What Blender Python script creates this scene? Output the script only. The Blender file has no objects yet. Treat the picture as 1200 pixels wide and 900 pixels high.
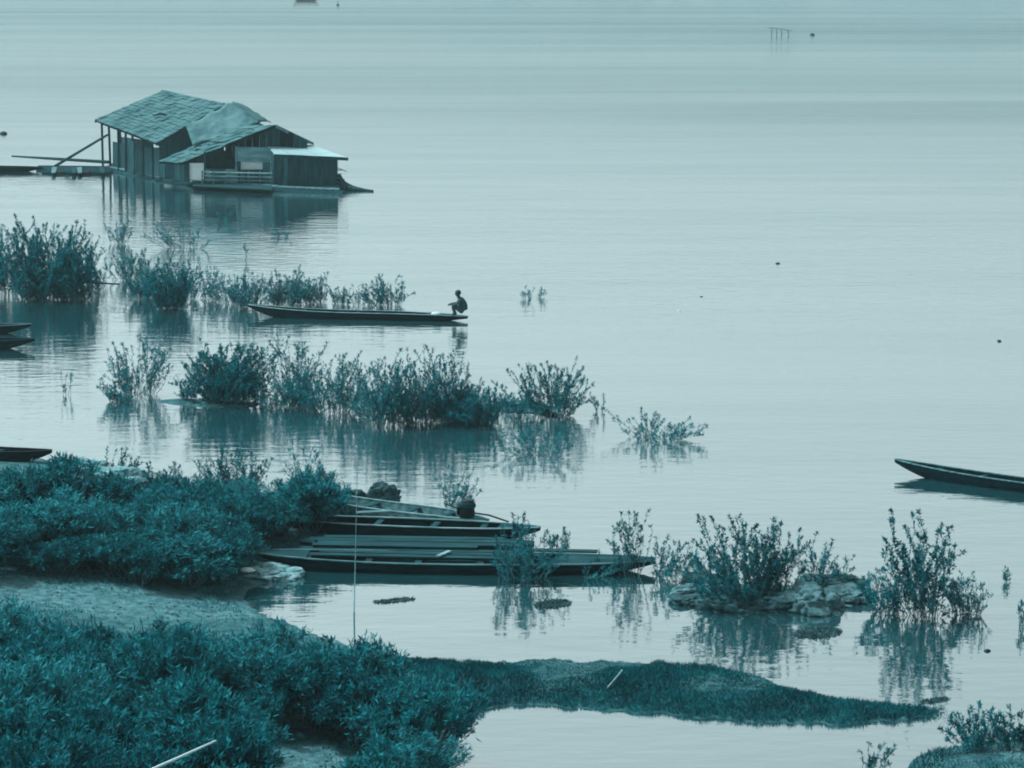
import bpy, bmesh, math, random
import numpy as np
from mathutils import Vector, noise as mnoise

sc = bpy.context.scene
C = bpy.context.collection
R = math.radians

# ------------------------------------------------------------------ camera
F = 3200.0                 # focal length in photograph pixels (1200 wide)
CAM_Z = 13.0
TH = math.atan(510.0 / F)  # horizon sits 60 px above the top edge
cam_d = bpy.data.cameras.new('camera')
cam = bpy.data.objects.new('camera', cam_d); C.objects.link(cam)
cam_d.sensor_width = 36.0; cam_d.lens = 36.0 * F / 1200.0
cam_d.clip_start = 0.5; cam_d.clip_end = 12000
cam.location = (0, 0, CAM_Z); cam.rotation_euler = (math.pi / 2 - TH, 0, 0)
sc.camera = cam

# ------------------------------------------------------------------ sky, sun, exposure
SUN_EL, SUN_AZ = R(56), R(-72)      # azimuth measured from +Y (away from camera) towards +X
w = bpy.data.worlds.new('World'); sc.world = w; w.use_nodes = True
nt = w.node_tree; nt.nodes.clear()
sky = nt.nodes.new('ShaderNodeTexSky'); sky.sky_type = 'NISHITA'; sky.sun_disc = False
sky.sun_elevation = SUN_EL; sky.sun_rotation = SUN_AZ
sky.air_density = 1.0; sky.dust_density = 4.0; sky.ozone_density = 1.0
bw = nt.nodes.new('ShaderNodeRGBToBW')
tint = nt.nodes.new('ShaderNodeMix'); tint.data_type = 'RGBA'; tint.blend_type = 'MULTIPLY'
tint.inputs[0].default_value = 1.0
tint.inputs[7].default_value = (0.85, 1.0, 1.02, 1)     # the photograph is toned teal throughout
bg = nt.nodes.new('ShaderNodeBackground'); bg.inputs[1].default_value = 0.15
out = nt.nodes.new('ShaderNodeOutputWorld')
nt.links.new(sky.outputs[0], bw.inputs[0]); nt.links.new(bw.outputs[0], tint.inputs[6])
nt.links.new(tint.outputs[2], bg.inputs[0]); nt.links.new(bg.outputs[0], out.inputs[0])

sd = bpy.data.lights.new('sun', 'SUN'); sun = bpy.data.objects.new('sun', sd); C.objects.link(sun)
sd.energy = 2.0; sd.angle = R(5); sd.color = (0.80, 1.0, 1.0)
sdir = Vector((math.sin(SUN_AZ) * math.cos(SUN_EL), math.cos(SUN_AZ) * math.cos(SUN_EL), math.sin(SUN_EL)))
sun.rotation_euler = sdir.to_track_quat('Z', 'Y').to_euler()
sun.location = (0, 100, 200)

sc.view_settings.view_transform = 'Standard'; sc.view_settings.look = 'None'
sc.view_settings.exposure = 0.68; sc.view_settings.gamma = 1.0
sc.view_settings.use_curve_mapping = False
sc.render.engine = 'CYCLES'
sc.cycles.use_denoising = True
sc.cycles.max_bounces = 6; sc.cycles.diffuse_bounces = 3; sc.cycles.glossy_bounces = 3
sc.cycles.transmission_bounces = 2; sc.cycles.volume_bounces = 0; sc.cycles.transparent_max_bounces = 8
sc.cycles.sample_clamp_indirect = 4.0
sc.cycles.filter_width = 1.9

# ------------------------------------------------------------------ pixel -> place
FW = Vector((0, math.cos(TH), -math.sin(TH))); UP = Vector((0, math.sin(TH), math.cos(TH)))
CP = Vector((0, 0, CAM_Z))
def ray(px, py):
    return FW + Vector((1, 0, 0)) * ((px - 600) / F) + UP * (-(py - 450) / F)
def G(px, py, z=0.0):                 # where that direction meets the level z
    d = ray(px, py); return CP + d * ((z - CAM_Z) / d.z)
def P(px, py, Y):                     # where that direction meets the upright plane y = Y
    d = ray(px, py); return CP + d * (Y / d.y)
def ppm(p):                           # pixels per metre at a place
    return F / (Vector(p) - CP).dot(FW)

# ------------------------------------------------------------------ materials
def mat(name, c1, c2=None, scale=3.0, rough=0.7, spec=0.3, bump=0.0, bscale=None, stretch=(1, 1, 1), detail=6.0,
        transl=0.0, lo=0.35, hi=0.68, coords='Object'):
    m = bpy.data.materials.new(name); m.use_nodes = True
    n = m.node_tree; bs = n.nodes['Principled BSDF']
    bs.inputs['Roughness'].default_value = rough
    bs.inputs['Specular IOR Level'].default_value = spec
    c2 = c2 or c1
    tc = n.nodes.new('ShaderNodeTexCoord'); mp = n.nodes.new('ShaderNodeMapping')
    mp.inputs['Scale'].default_value = stretch
    n.links.new(tc.outputs[coords], mp.inputs[0])
    nz = n.nodes.new('ShaderNodeTexNoise'); nz.inputs['Scale'].default_value = scale; nz.inputs['Detail'].default_value = detail
    n.links.new(mp.outputs[0], nz.inputs['Vector'])
    cr = n.nodes.new('ShaderNodeValToRGB')
    cr.color_ramp.elements[0].position = lo; cr.color_ramp.elements[1].position = hi
    cr.color_ramp.elements[0].color = (*c1, 1); cr.color_ramp.elements[1].color = (*c2, 1)
    n.links.new(nz.outputs['Fac'], cr.inputs[0]); n.links.new(cr.outputs[0], bs.inputs['Base Color'])
    if bump:
        b = n.nodes.new('ShaderNodeBump'); b.inputs['Strength'].default_value = 0.8; b.inputs['Distance'].default_value = bump
        nb = n.nodes.new('ShaderNodeTexNoise'); nb.inputs['Scale'].default_value = bscale or scale * 3; nb.inputs['Detail'].default_value = 8
        n.links.new(mp.outputs[0], nb.inputs['Vector']); n.links.new(nb.outputs['Fac'], b.inputs['Height'])
        n.links.new(b.outputs[0], bs.inputs['Normal'])
    if transl:
        tr = n.nodes.new('ShaderNodeBsdfTranslucent'); mx = n.nodes.new('ShaderNodeMixShader')
        mx.inputs[0].default_value = transl
        n.links.new(cr.outputs[0], tr.inputs[0]); n.links.new(bs.outputs[0], mx.inputs[1]); n.links.new(tr.outputs[0], mx.inputs[2])
        n.links.new(mx.outputs[0], n.nodes['Material Output'].inputs[0])
    return m

M = {}
M['leaf'] = mat('leaf', (0.0003, 0.052, 0.070), (0.005, 0.205, 0.245), 6.0, 0.6, 0.07, transl=0.25)
M['leaf_b'] = mat('leaf_pale', (0.0005, 0.080, 0.103), (0.032, 0.325, 0.370), 7.0, 0.6, 0.07, transl=0.25)  # pale end of the noise paints in bright leaf highlights
M['leaf_c'] = mat('leaf_mid', (0.0004, 0.064, 0.084), (0.011, 0.255, 0.298), 6.0, 0.6, 0.07, transl=0.25)
M['leaf_w'] = mat('leaf_reedy', (0.0003, 0.085, 0.110), (0.005, 0.225, 0.268), 5.0, 0.6, 0.06, transl=0.25)
M['stem'] = mat('stem', (0.003, 0.045, 0.056), (0.09, 0.22, 0.245), 6.0, 0.8)
M['grass'] = mat('grass', (0.0003, 0.060, 0.079), (0.004, 0.165, 0.198), 1.1, 0.7, 0.08)
M['dark_wood'] = mat('dark_wood', (0.0003, 0.006, 0.009), (0.001, 0.018, 0.024), 4.0, 0.9, 0.03, 0.01, stretch=(0.3, 3, 3))
M['mid_wood'] = mat('mid_wood', (0.002, 0.026, 0.033), (0.012, 0.068, 0.081), 5.0, 0.85, 0.1, 0.01, stretch=(0.3, 3, 3))
M['grey_wood'] = mat('grey_wood', (0.022, 0.095, 0.110), (0.12, 0.245, 0.27), 5.0, 0.8, 0.2, 0.008, stretch=(0.3, 3, 3))
M['pale_wood'] = mat('pale_wood', (0.08, 0.20, 0.225), (0.28, 0.43, 0.46), 5.0, 0.75, 0.2, 0.005, stretch=(0.3, 3, 3))
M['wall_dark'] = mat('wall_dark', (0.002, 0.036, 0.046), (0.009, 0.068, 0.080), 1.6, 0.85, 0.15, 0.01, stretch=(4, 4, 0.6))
M['wall_mid'] = mat('wall_mid', (0.010, 0.075, 0.088), (0.035, 0.135, 0.152), 1.6, 0.85, 0.15, 0.01, stretch=(4, 4, 0.6))
M['wall_pale'] = mat('wall_pale', (0.05, 0.18, 0.20), (0.17, 0.34, 0.37), 1.2, 0.85, 0.15, 0.01, stretch=(1, 1, 4))
M['roof_tile'] = mat('roof_tile', (0.018, 0.082, 0.094), (0.070, 0.165, 0.182), 1.1, 0.85, 0.15, 0.012, bscale=9)
M['roof_thatch'] = mat('roof_thatch', (0.018, 0.082, 0.094), (0.070, 0.165, 0.182), 1.4, 0.85, 0.15, 0.012, bscale=9)
M['tarp'] = mat('tarp', (0.03, 0.105, 0.118), (0.10, 0.205, 0.225), 1.6, 0.8, 0.15, 0.05, bscale=4)
M['tin'] = mat('tin', (0.24, 0.38, 0.41), (0.34, 0.49, 0.52), 1.2, 0.45, 0.4)
M['white'] = mat('white', (0.42, 0.55, 0.58), (0.56, 0.68, 0.70), 2, 0.5)
M['cloth'] = mat('cloth', (0.66, 0.80, 0.82), (0.76, 0.86, 0.88), 2, 0.8)  # near-white, imitates bright water seen through the house openings
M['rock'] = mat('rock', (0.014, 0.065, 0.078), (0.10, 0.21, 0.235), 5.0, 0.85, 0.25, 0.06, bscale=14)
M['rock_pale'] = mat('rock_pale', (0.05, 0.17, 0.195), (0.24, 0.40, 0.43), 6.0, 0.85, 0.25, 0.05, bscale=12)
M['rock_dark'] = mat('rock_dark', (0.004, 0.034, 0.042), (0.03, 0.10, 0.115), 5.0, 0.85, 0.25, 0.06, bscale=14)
M['skin'] = mat('skin', (0.006, 0.038, 0.046), (0.012, 0.055, 0.065), 4, 0.6)
M['shirt'] = mat('shirt', (0.003, 0.032, 0.04), (0.010, 0.070, 0.082), 4, 0.8)
M['hair'] = mat('hair', (0.001, 0.012, 0.016), (0.002, 0.018, 0.022), 9, 0.6)
M['black'] = mat('black', (0.0003, 0.006, 0.009), (0.001, 0.014, 0.019), 9, 0.5, 0.2)
M['hill'] = mat('hill', (0.02, 0.10, 0.12), (0.05, 0.16, 0.18), 0.02, 0.9, 0.1)

def water_mat():
    m = bpy.data.materials.new('river_water'); m.use_nodes = True
    n = m.node_tree; n.nodes.clear(); L = n.links.new
    out_ = n.nodes.new('ShaderNodeOutputMaterial'); mix = n.nodes.new('ShaderNodeMixShader')
    dif = n.nodes.new('ShaderNodeBsdfDiffuse'); dif.inputs[0].default_value = (0.014, 0.085, 0.102, 1)    # silty water
    glo = n.nodes.new('ShaderNodeBsdfGlossy'); glo.inputs[0].default_value = (0.93, 0.97, 0.98, 1); glo.inputs['Roughness'].default_value = 0.03
    fr = n.nodes.new('ShaderNodeFresnel'); fr.inputs[0].default_value = 1.33
    pw = n.nodes.new('ShaderNodeMath'); pw.operation = 'POWER'; pw.inputs[1].default_value = 0.20
    L(fr.outputs[0], pw.inputs[0]); L(pw.outputs[0], mix.inputs[0]); L(dif.outputs[0], mix.inputs[1]); L(glo.outputs[0], mix.inputs[2]); L(mix.outputs[0], out_.inputs[0])
    geo = n.nodes.new('ShaderNodeNewGeometry')
    def nz(scale, sx, sy, detail, off=0.0):
        mp = n.nodes.new('ShaderNodeMapping'); mp.inputs['Scale'].default_value = (sx, sy, 1); mp.inputs['Location'].default_value = (off, off * .7, 0)
        L(geo.outputs['Position'], mp.inputs[0])
        t = n.nodes.new('ShaderNodeTexNoise'); t.inputs['Scale'].default_value = scale; t.inputs['Detail'].default_value = detail
        L(mp.outputs[0], t.inputs['Vector']); return t
    rip = nz(2.0, 0.5, 1.0, 4.0)            # wind ripples, long-crested
    swell = nz(0.20, 0.4, 1.0, 2.0, 31)
    patch = nz(0.007, 0.30, 1.0, 6.0, 57)   # where the wind touches the surface
    pr = n.nodes.new('ShaderNodeMapRange'); pr.inputs[1].default_value = 0.40; pr.inputs[2].default_value = 0.66
    pr.inputs[3].default_value = 0.12; pr.inputs[4].default_value = 3.2
    L(patch.outputs['Fac'], pr.inputs[0])
    mul = n.nodes.new('ShaderNodeMath'); mul.operation = 'MULTIPLY'
    L(rip.outputs['Fac'], mul.inputs[0]); L(pr.outputs[0], mul.inputs[1])
    mid_ = nz(0.75, 0.3, 1.0, 3.0, 12); p2 = nz(0.05, 0.16, 1.0, 4.0, 83)
    pr2 = n.nodes.new('ShaderNodeMapRange'); pr2.inputs[1].default_value = 0.42; pr2.inputs[2].default_value = 0.64; pr2.inputs[3].default_value = 0.05; pr2.inputs[4].default_value = 1.8
    L(p2.outputs['Fac'], pr2.inputs[0]); mm = n.nodes.new('ShaderNodeMath'); mm.operation = 'MULTIPLY_ADD'
    L(mid_.outputs['Fac'], mm.inputs[0]); L(pr2.outputs[0], mm.inputs[1]); L(mul.outputs[0], mm.inputs[2])
    ms = n.nodes.new('ShaderNodeMath'); ms.operation = 'MULTIPLY_ADD'; ms.inputs[1].default_value = 1.6
    L(swell.outputs['Fac'], ms.inputs[0]); L(mm.outputs[0], ms.inputs[2])
    b = n.nodes.new('ShaderNodeBump'); b.inputs['Strength'].default_value = 1.0; b.inputs['Distance'].default_value = 0.0115
    L(ms.outputs[0], b.inputs['Height'])
    # wind lanes: broken surface that mirrors less of the low sky
    def rng_(src, a, b_):
        r_ = n.nodes.new('ShaderNodeMapRange'); r_.interpolation_type = 'SMOOTHSTEP'; r_.inputs[1].default_value = a; r_.inputs[2].default_value = b_; L(src, r_.inputs[0]); return r_.outputs[0]
    def math_(op, x, y):
        q = n.nodes.new('ShaderNodeMath'); q.operation = op
        for i, z in enumerate((x, y)):
            if isinstance(z, float): q.inputs[i].default_value = z
            else: L(z, q.inputs[i])
        return q.outputs[0]
    lane = rng_(nz(0.0032, 0.55, 1.0, 3.0, 4.1).outputs['Fac'], .44, .62); streak = rng_(nz(0.035, 0.07, 1.0, 9.0, 9).outputs['Fac'], .36, .66)
    fine = rng_(nz(0.3, 0.12, 1.0, 8.0, 3).outputs['Fac'], .35, .7)
    k = math_('ADD', math_('MULTIPLY', math_('MULTIPLY', lane, streak), .26), math_('MULTIPLY', math_('ADD', fine, streak), .055))
    fac_ = math_('MULTIPLY', pw.outputs[0], math_('SUBTRACT', 1.0, k)); L(fac_, mix.inputs[0])
    L(math_('ADD', math_('MULTIPLY', k, .16), .02), glo.inputs['Roughness'])
    for q in (dif, glo, fr): L(b.outputs[0], q.inputs['Normal'])
    return m
M['water'] = water_mat()

# ------------------------------------------------------------------ mesh helpers
def npmesh(name, V, Fq):
    """V (n,3), Fq (m,k) faces all with k corners"""
    V = np.asarray(V, dtype=np.float32); Fq = np.asarray(Fq, dtype=np.int32)
    me = bpy.data.meshes.new(name); k = Fq.shape[1]
    me.vertices.add(len(V)); me.vertices.foreach_set('co', V.ravel())
    me.loops.add(Fq.size); me.loops.foreach_set('vertex_index', Fq.ravel())
    me.polygons.add(len(Fq)); me.polygons.foreach_set('loop_start', np.arange(0, Fq.size, k, dtype=np.int32))
    me.polygons.foreach_set('loop_total', np.full(len(Fq), k, dtype=np.int32))
    me.update(calc_edges=True); me.validate()
    return me
def link(name, me, m, parent=None, smooth=False):
    o = bpy.data.objects.new(name, me)
    if m is not None and me is not None and not me.materials: me.materials.append(m)
    C.objects.link(o)
    if parent is not None: o.parent = parent
    if smooth: me.shade_smooth()
    return o
def tag(o, label=None, cat=None, group=None, kind=None):
    if label: o['label'] = label
    if cat: o['category'] = cat
    if group: o['group'] = group
    if kind: o['kind'] = kind
    return o
def empty(name, loc, label, cat, group=None):
    o = bpy.data.objects.new(name, None); C.objects.link(o); o.location = loc; o.empty_display_size = 0.3
    return tag(o, label, cat, group)
class MB:
    """collects vertices and faces, given in world coordinates"""
    def __init__(s): s.v = []; s.f = []
    def add(s, v, f):
        k = len(s.v); s.v += [tuple(p) for p in v]; s.f += [tuple(i + k for i in q) for q in f]; return s
    def slab(s, q, t, up=None):          # four corners -> a board of thickness t
        q = [Vector(p) for p in q]
        n = (q[2] - q[0]).cross(q[3] - q[1]).normalized()
        if up is not None and n.dot(up) < 0: n = -n
        return s.add([p for p in q] + [p - n * t for p in q],
                     [(0, 1, 2, 3), (7, 6, 5, 4), (0, 4, 5, 1), (1, 5, 6, 2), (2, 6, 7, 3), (3, 7, 4, 0)])
    def tube(s, pts, rad, sides=7):
        pts = [Vector(p) for p in pts]; k = len(s.v); n = len(pts)
        if not hasattr(rad, '__len__'): rad = [rad] * n
        for i, p in enumerate(pts):
            d = (pts[min(i + 1, n - 1)] - pts[max(i - 1, 0)]).normalized()
            a = d.orthogonal().normalized() if abs(d.z) > .9 else d.cross(Vector((0, 0, 1))).normalized()
            b = d.cross(a)
            for j in range(sides):
                t = 2 * math.pi * j / sides; s.v.append(tuple(p + (a * math.cos(t) + b * math.sin(t)) * rad[i]))
        for i in range(n - 1):
            for j in range(sides):
                s.f.append((k + i * sides + j, k + i * sides + (j + 1) % sides, k + (i + 1) * sides + (j + 1) % sides, k + (i + 1) * sides + j))
        s.f.append(tuple(k + j for j in range(sides))[::-1]); s.f.append(tuple(k + (n - 1) * sides + j for j in range(sides)))
        return s
    def build(s, name, m, parent=None, smooth=False):
        off = parent.location if parent is not None else Vector((0, 0, 0))
        if parent is not None and parent.parent is not None: off = off + parent.parent.location
        me = bpy.data.meshes.new(name)
        me.from_pydata([tuple(Vector(p) - off) for p in s.v], [], s.f); me.update()
        bm = bmesh.new(); bm.from_mesh(me); bmesh.ops.recalc_face_normals(bm, faces=bm.faces); bm.to_mesh(me); bm.free()
        return link(name, me, m, parent, smooth)

# ------------------------------------------------------------------ water, far shore
WX, WY0, WY1 = 2600.0, -40.0, 3200.0
def river():
    V = [(-WX, WY0, 0), (WX, WY0, 0), (WX, WY1, 0), (-WX, WY1, 0)]
    o = link('river_water', npmesh('river_water', V, [(0, 1, 2, 3)]), M['water']); tag(o, kind='structure')
river()

def far_hills():
    nx, ny = 220, 14; V = []; Fq = []
    for j in range(ny):
        v = j / (ny - 1)
        for i in range(nx):
            x = -1500 + 3000 * i / (nx - 1)
            top = 9 + 5 * mnoise.noise((x * .004, 3.1, 0)) + 4 * mnoise.noise((x * .018, 7.7, 0)) + 5 * mnoise.noise((x * .06, 1.7, 0)) + 4 * min(1, max(-1, x / 500))
            y = 1500 + 260 * v + 60 * mnoise.noise((x * .003, 9.0, 0)) * (1 - v)
            z = -1.0 + (max(top, 5) + 1) * math.sin(math.pi / 2 * min(1, v * 1.7)) * (1 if v > 0 else 0)
            z += 3 * mnoise.noise((x * .05, v * 9, 5)) * (v > 0)
            V.append((x, y, z))
    for j in range(ny - 1):
        for i in range(nx - 1):
            a = j * nx + i; Fq.append((a, a + 1, a + nx + 1, a + nx))
    o = link('far_hills', npmesh('far_hills', V, Fq), M['hill'], smooth=True); tag(o, kind='structure')
far_hills()

# ------------------------------------------------------------------ the bank (terrain)
def gxy(px, py): p = G(px, py); return (p.x, p.y)
def ragged(px_poly, amp, seed):
    rng = random.Random(seed); out_ = []
    for (x0, y0), (x1, y1) in zip(px_poly[:-1], px_poly[1:]):
        n = max(1, int(abs(x1 - x0) / 9))
        for k in range(n):
            t = k / n; out_.append((x0 + (x1 - x0) * t, y0 + (y1 - y0) * t + (rng.uniform(-amp, amp) if k else 0)))
    return out_ + [px_poly[-1]]
BANK = [gxy(*q) for q in ragged([(-420, 524), (-60, 530), (20, 536), (60, 541), (110, 547), (165, 556), (240, 575), (320, 588), (395, 586), (425, 592),
        (418, 622), (395, 636), (330, 646), (322, 655), (356, 662), (350, 672), (318, 680), (292, 690), (286, 702), (310, 722),
        (380, 748), (440, 766), (500, 775), (560, 778), (640, 774), (740, 778), (830, 780), (880, 792), (930, 808), (1000, 823),
        (1060, 828), (1108, 832), (1085, 842), (985, 849), (900, 846), (800, 839), (700, 832), (620, 825), (575, 829), (552, 840),
        (538, 860), (526, 900), (510, 960)], 2.6, 4)] + [(-1.5, 36), (6, 28), (26, 22), (60, 18), (60, -30), (-60, -30), (-60, 60)]
MOUND = [gxy(*q) for q in [(1058, 905), (1072, 888), (1095, 879), (1130, 874), (1160, 866), (1200, 858), (1300, 850), (1420, 868), (1420, 960), (1200, 985), (1070, 950)]]
MUD = [[gxy(*q) for q in poly] for poly in (
    [(178, 470), (215, 467), (260, 470), (305, 472), (300, 477), (255, 478), (210, 475)],
    [(585, 472), (620, 468), (655, 478), (640, 484), (600, 480)],
    [(795, 694), (850, 684), (930, 686), (1000, 690), (1010, 698), (950, 708), (870, 711), (810, 706)])]
def sdf(poly, X, Y):
    a = np.array(poly); b = np.roll(a, -1, axis=0)
    best = np.full(X.shape, 1e9); ins = np.zeros(X.shape, bool)
    for (x0, y0), (x1, y1) in zip(a, b):
        dx, dy = x1 - x0, y1 - y0; L2 = dx * dx + dy * dy + 1e-12
        t = np.clip(((X - x0) * dx + (Y - y0) * dy) / L2, 0, 1)
        best = np.minimum(best, (X - x0 - t * dx) ** 2 + (Y - y0 - t * dy) ** 2)
        c = ((y0 > Y) != (y1 > Y)) & (X < (x1 - x0) * (Y - y0) / (y1 - y0 + 1e-12) + x0)
        ins ^= c
    return np.where(ins, 1, -1) * np.sqrt(best)
_ph = np.random.RandomState(3).rand(14, 4)
def lumps(X, Y):
    z = np.zeros_like(X)
    for i, (a, b, c, d) in enumerate(_ph):
        k = 0.35 * 1.33 ** i; th = a * 6.28
        z += np.sin((X * np.cos(th) + Y * np.sin(th)) * k + b * 6.28) * np.sin((X * np.sin(th + 1) - Y * np.cos(th + .6)) * k * .8 + c * 6.28) / (1.33 ** i)
    return z
def height(X, Y):
    X = np.asarray(X, float); Y = np.asarray(Y, float)
    wob = lumps(X, Y)
    d = sdf(BANK, X, Y)
    h = np.where(d > 0, 0.02 + 0.13 * np.minimum(d, 3.0) + 0.10 * np.clip(d - 3, 0, 9) + 0.03 * wob * np.clip(d, 0, 2), np.maximum(d * 0.35, -1.6))
    near = np.clip((30 - Y) / 30, 0, 1)                          # the high bank the camera stands on
    h = np.where(d > 0, h + 9.8 * near ** 1.6 * np.clip(d / 3, 0, 1), h)
    h2 = sdf(MOUND, X, Y); h = np.maximum(h, np.where(h2 > 0, 0.02 + 0.20 * np.minimum(h2, 1.4) + .02 * wob * np.clip(h2, 0, 1), np.maximum(h2 * .5, -1.6)))
    for m_ in MUD:
        h3 = sdf(m_, X, Y); h = np.maximum(h, np.where(h3 > 0, 0.015 + 0.16 * np.minimum(h3, .6), np.maximum(h3 * .5, -1.6)))
    return h
HX0, HY0, HS = -62.0, -32.0, 0.2
_gx, _gy = np.meshgrid(np.arange(HX0, 62, HS), np.arange(HY0, 102, HS)); HGRID = height(_gx, _gy)
def hz(x, y):                        # height looked up in a fine grid
    fx, fy = (x - HX0) / HS, (y - HY0) / HS
    if fx < 0 or fy < 0 or fx >= HGRID.shape[1] - 1 or fy >= HGRID.shape[0] - 1: return -1.6
    i, j = int(fx), int(fy); fx -= i; fy -= j; h = HGRID
    return float((h[j, i] * (1 - fx) + h[j, i + 1] * fx) * (1 - fy) + (h[j + 1, i] * (1 - fx) + h[j + 1, i + 1] * fx) * fy)
def T(px, py):                       # where that direction meets the ground
    z = 0.0
    for _ in range(14):
        p = G(px, py, z); z = 0.5 * z + 0.5 * max(0.0, hz(p.x, p.y))
    p = G(px, py, z); return Vector((p.x, p.y, max(0.0, hz(p.x, p.y))))

def earth_mat():
    m = bpy.data.materials.new('bank_earth'); m.use_nodes = True
    n = m.node_tree; bs = n.nodes['Principled BSDF']; L = n.links.new
    bs.inputs['Roughness'].default_value = 0.9; bs.inputs['Specular IOR Level'].default_value = 0.15
    tc = n.nodes.new('ShaderNodeNewGeometry')
    def nz(s, d):
        t = n.nodes.new('ShaderNodeTexNoise'); t.inputs['Scale'].default_value = s; t.inputs['Detail'].default_value = d; L(tc.outputs['Position'], t.inputs['Vector']); return t
    def ramp(src, a, b, p0, p1):
        c = n.nodes.new('ShaderNodeValToRGB'); c.color_ramp.elements[0].position = p0; c.color_ramp.elements[1].position = p1
        c.color_ramp.elements[0].color = (*a, 1); c.color_ramp.elements[1].color = (*b, 1); L(src, c.inputs[0]); return c
    soil = ramp(nz(3.5, 8).outputs['Fac'], (0.012, 0.068, 0.082), (0.05, 0.15, 0.17), .35, .7)
    sand = ramp(nz(4.5, 10).outputs['Fac'], (0.026, 0.100, 0.118), (0.088, 0.205, 0.230), .35, .65)
    at = n.nodes.new('ShaderNodeAttribute'); at.attribute_name = 'sand'
    ad = n.nodes.new('ShaderNodeMath'); ad.operation = 'ADD'; L(at.outputs['Fac'], ad.inputs[0])
    e = nz(1.8, 8); sb = n.nodes.new('ShaderNodeMath'); sb.operation = 'SUBTRACT'; sb.inputs[1].default_value = 0.5; L(e.outputs['Fac'], sb.inputs[0])
    L(sb.outputs[0], ad.inputs[1])
    mr = n.nodes.new('ShaderNodeMapRange'); mr.inputs[1].default_value = .38; mr.inputs[2].default_value = .62; L(ad.outputs[0], mr.inputs[0])
    mx = n.nodes.new('ShaderNodeMix'); mx.data_type = 'RGBA'; L(mr.outputs[0], mx.inputs[0]); L(soil.outputs[0], mx.inputs[6]); L(sand.outputs[0], mx.inputs[7])
    L(mx.outputs[2], bs.inputs['Base Color'])
    b = n.nodes.new('ShaderNodeBump'); b.inputs['Distance'].default_value = .14; b.inputs['Strength'].default_value = 1.0
    L(nz(5, 10).outputs['Fac'], b.inputs['Height']); L(b.outputs[0], bs.inputs['Normal'])
    return m
M['earth'] = earth_mat()
SAND = []        # pale sandy patches: centre, radii, tilt
def terrain():
    xs = np.concatenate([np.arange(-60, -30, 1.0), np.arange(-30, 19, 0.22), np.arange(19, 61, 1.0)])
    ys = np.concatenate([np.arange(-30, 38, 0.8), np.arange(38, 84, 0.22), np.arange(84, 100, .5)])
    X, Y = np.meshgrid(xs, ys); Z = height(X, Y)
    nx, ny = len(xs), len(ys)
    V = np.stack([X.ravel(), Y.ravel(), Z.ravel()], 1)
    I = np.arange(nx * ny).reshape(ny, nx)
    q = np.stack([I[:-1, :-1], I[:-1, 1:], I[1:, 1:], I[1:, :-1]], -1).reshape(-1, 4)
    q = q[(Z.ravel()[q] > -1.2).any(1)]
    used = np.unique(q); mp = -np.ones(nx * ny, int); mp[used] = np.arange(len(used))
    me = npmesh('river_bank', V[used], mp[q])
    s = np.zeros(len(used)); XX, YY = V[used][:, 0], V[used][:, 1]
    for (cx, cy, rx, ry) in SAND:
        s = np.maximum(s, np.clip(1.25 - ((XX - cx) / rx) ** 2 * .7 - ((YY - cy) / ry) ** 2 * .7, 0, 1))
    a = me.attributes.new('sand', 'FLOAT', 'POINT'); a.data.foreach_set('value', s.astype(np.float32))
    o = link('river_bank', me, M['earth'], smooth=True); tag(o, kind='structure')
for (px, py, wpx, ry) in [(100, 702, 150, 1.5), (230, 712, 70, 1.0), (10, 690, 60, .8), (350, 888, 60, 0.8), (330, 668, 40, .6), (110, 562, 70, 1.4), (420, 745, 40, .8), (1185, 880, 30, .5)]:
    p = T(px, py); SAND.append((p.x, p.y, wpx / ppm(p), ry))
terrain()

# ------------------------------------------------------------------ foliage
def leaf_arrays(Pb, D, L, W, rng):
    """rhombic leaves: base points, directions, lengths, widths"""
    n = len(Pb); D = D / (np.linalg.norm(D, axis=1, keepdims=True) + 1e-9)
    r = rng.normal(size=(n, 3)) * .45 + np.array([0, 0, 1.0]) + D * .2; S = np.cross(D, r); S /= (np.linalg.norm(S, axis=1, keepdims=True) + 1e-9)
    N = np.cross(D, S)
    mid = Pb + D * (L * .45)[:, None]; tip = Pb + D * L[:, None] - N * (L * .12)[:, None]
    V = np.stack([Pb, mid + S * (W * .5)[:, None] + N * (W * .15)[:, None], tip, mid - S * (W * .5)[:, None] + N * (W * .15)[:, None]], 1).reshape(-1, 3)
    return V, np.arange(4 * n).reshape(-1, 4)

def polytubes(lines, rng):
    """lines: list of (pts (k,3), r0, r1) -> 3-sided tubes"""
    V = []; Fq = []; k = 0
    for pts, r0, r1 in lines:
        n = len(pts); d = np.gradient(pts, axis=0); d /= np.linalg.norm(d, axis=1, keepdims=True) + 1e-9
        a = np.cross(d, [0.3, 0.9, 0.1]); a /= np.linalg.norm(a, axis=1, keepdims=True) + 1e-9; b = np.cross(d, a)
        rr = np.linspace(r0, r1, n)[:, None]
        ring = np.stack([pts + (a * math.cos(t) + b * math.sin(t)) * rr for t in (0, 2.094, 4.189)], 1)
        V.append(ring.reshape(-1, 3))
        for i in range(n - 1):
            for j in range(3):
                Fq.append((k + i * 3 + j, k + i * 3 + (j + 1) % 3, k + (i + 1) * 3 + (j + 1) % 3, k + (i + 1) * 3 + j))
        k += 3 * n
    return np.concatenate(V), np.array(Fq)

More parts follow.
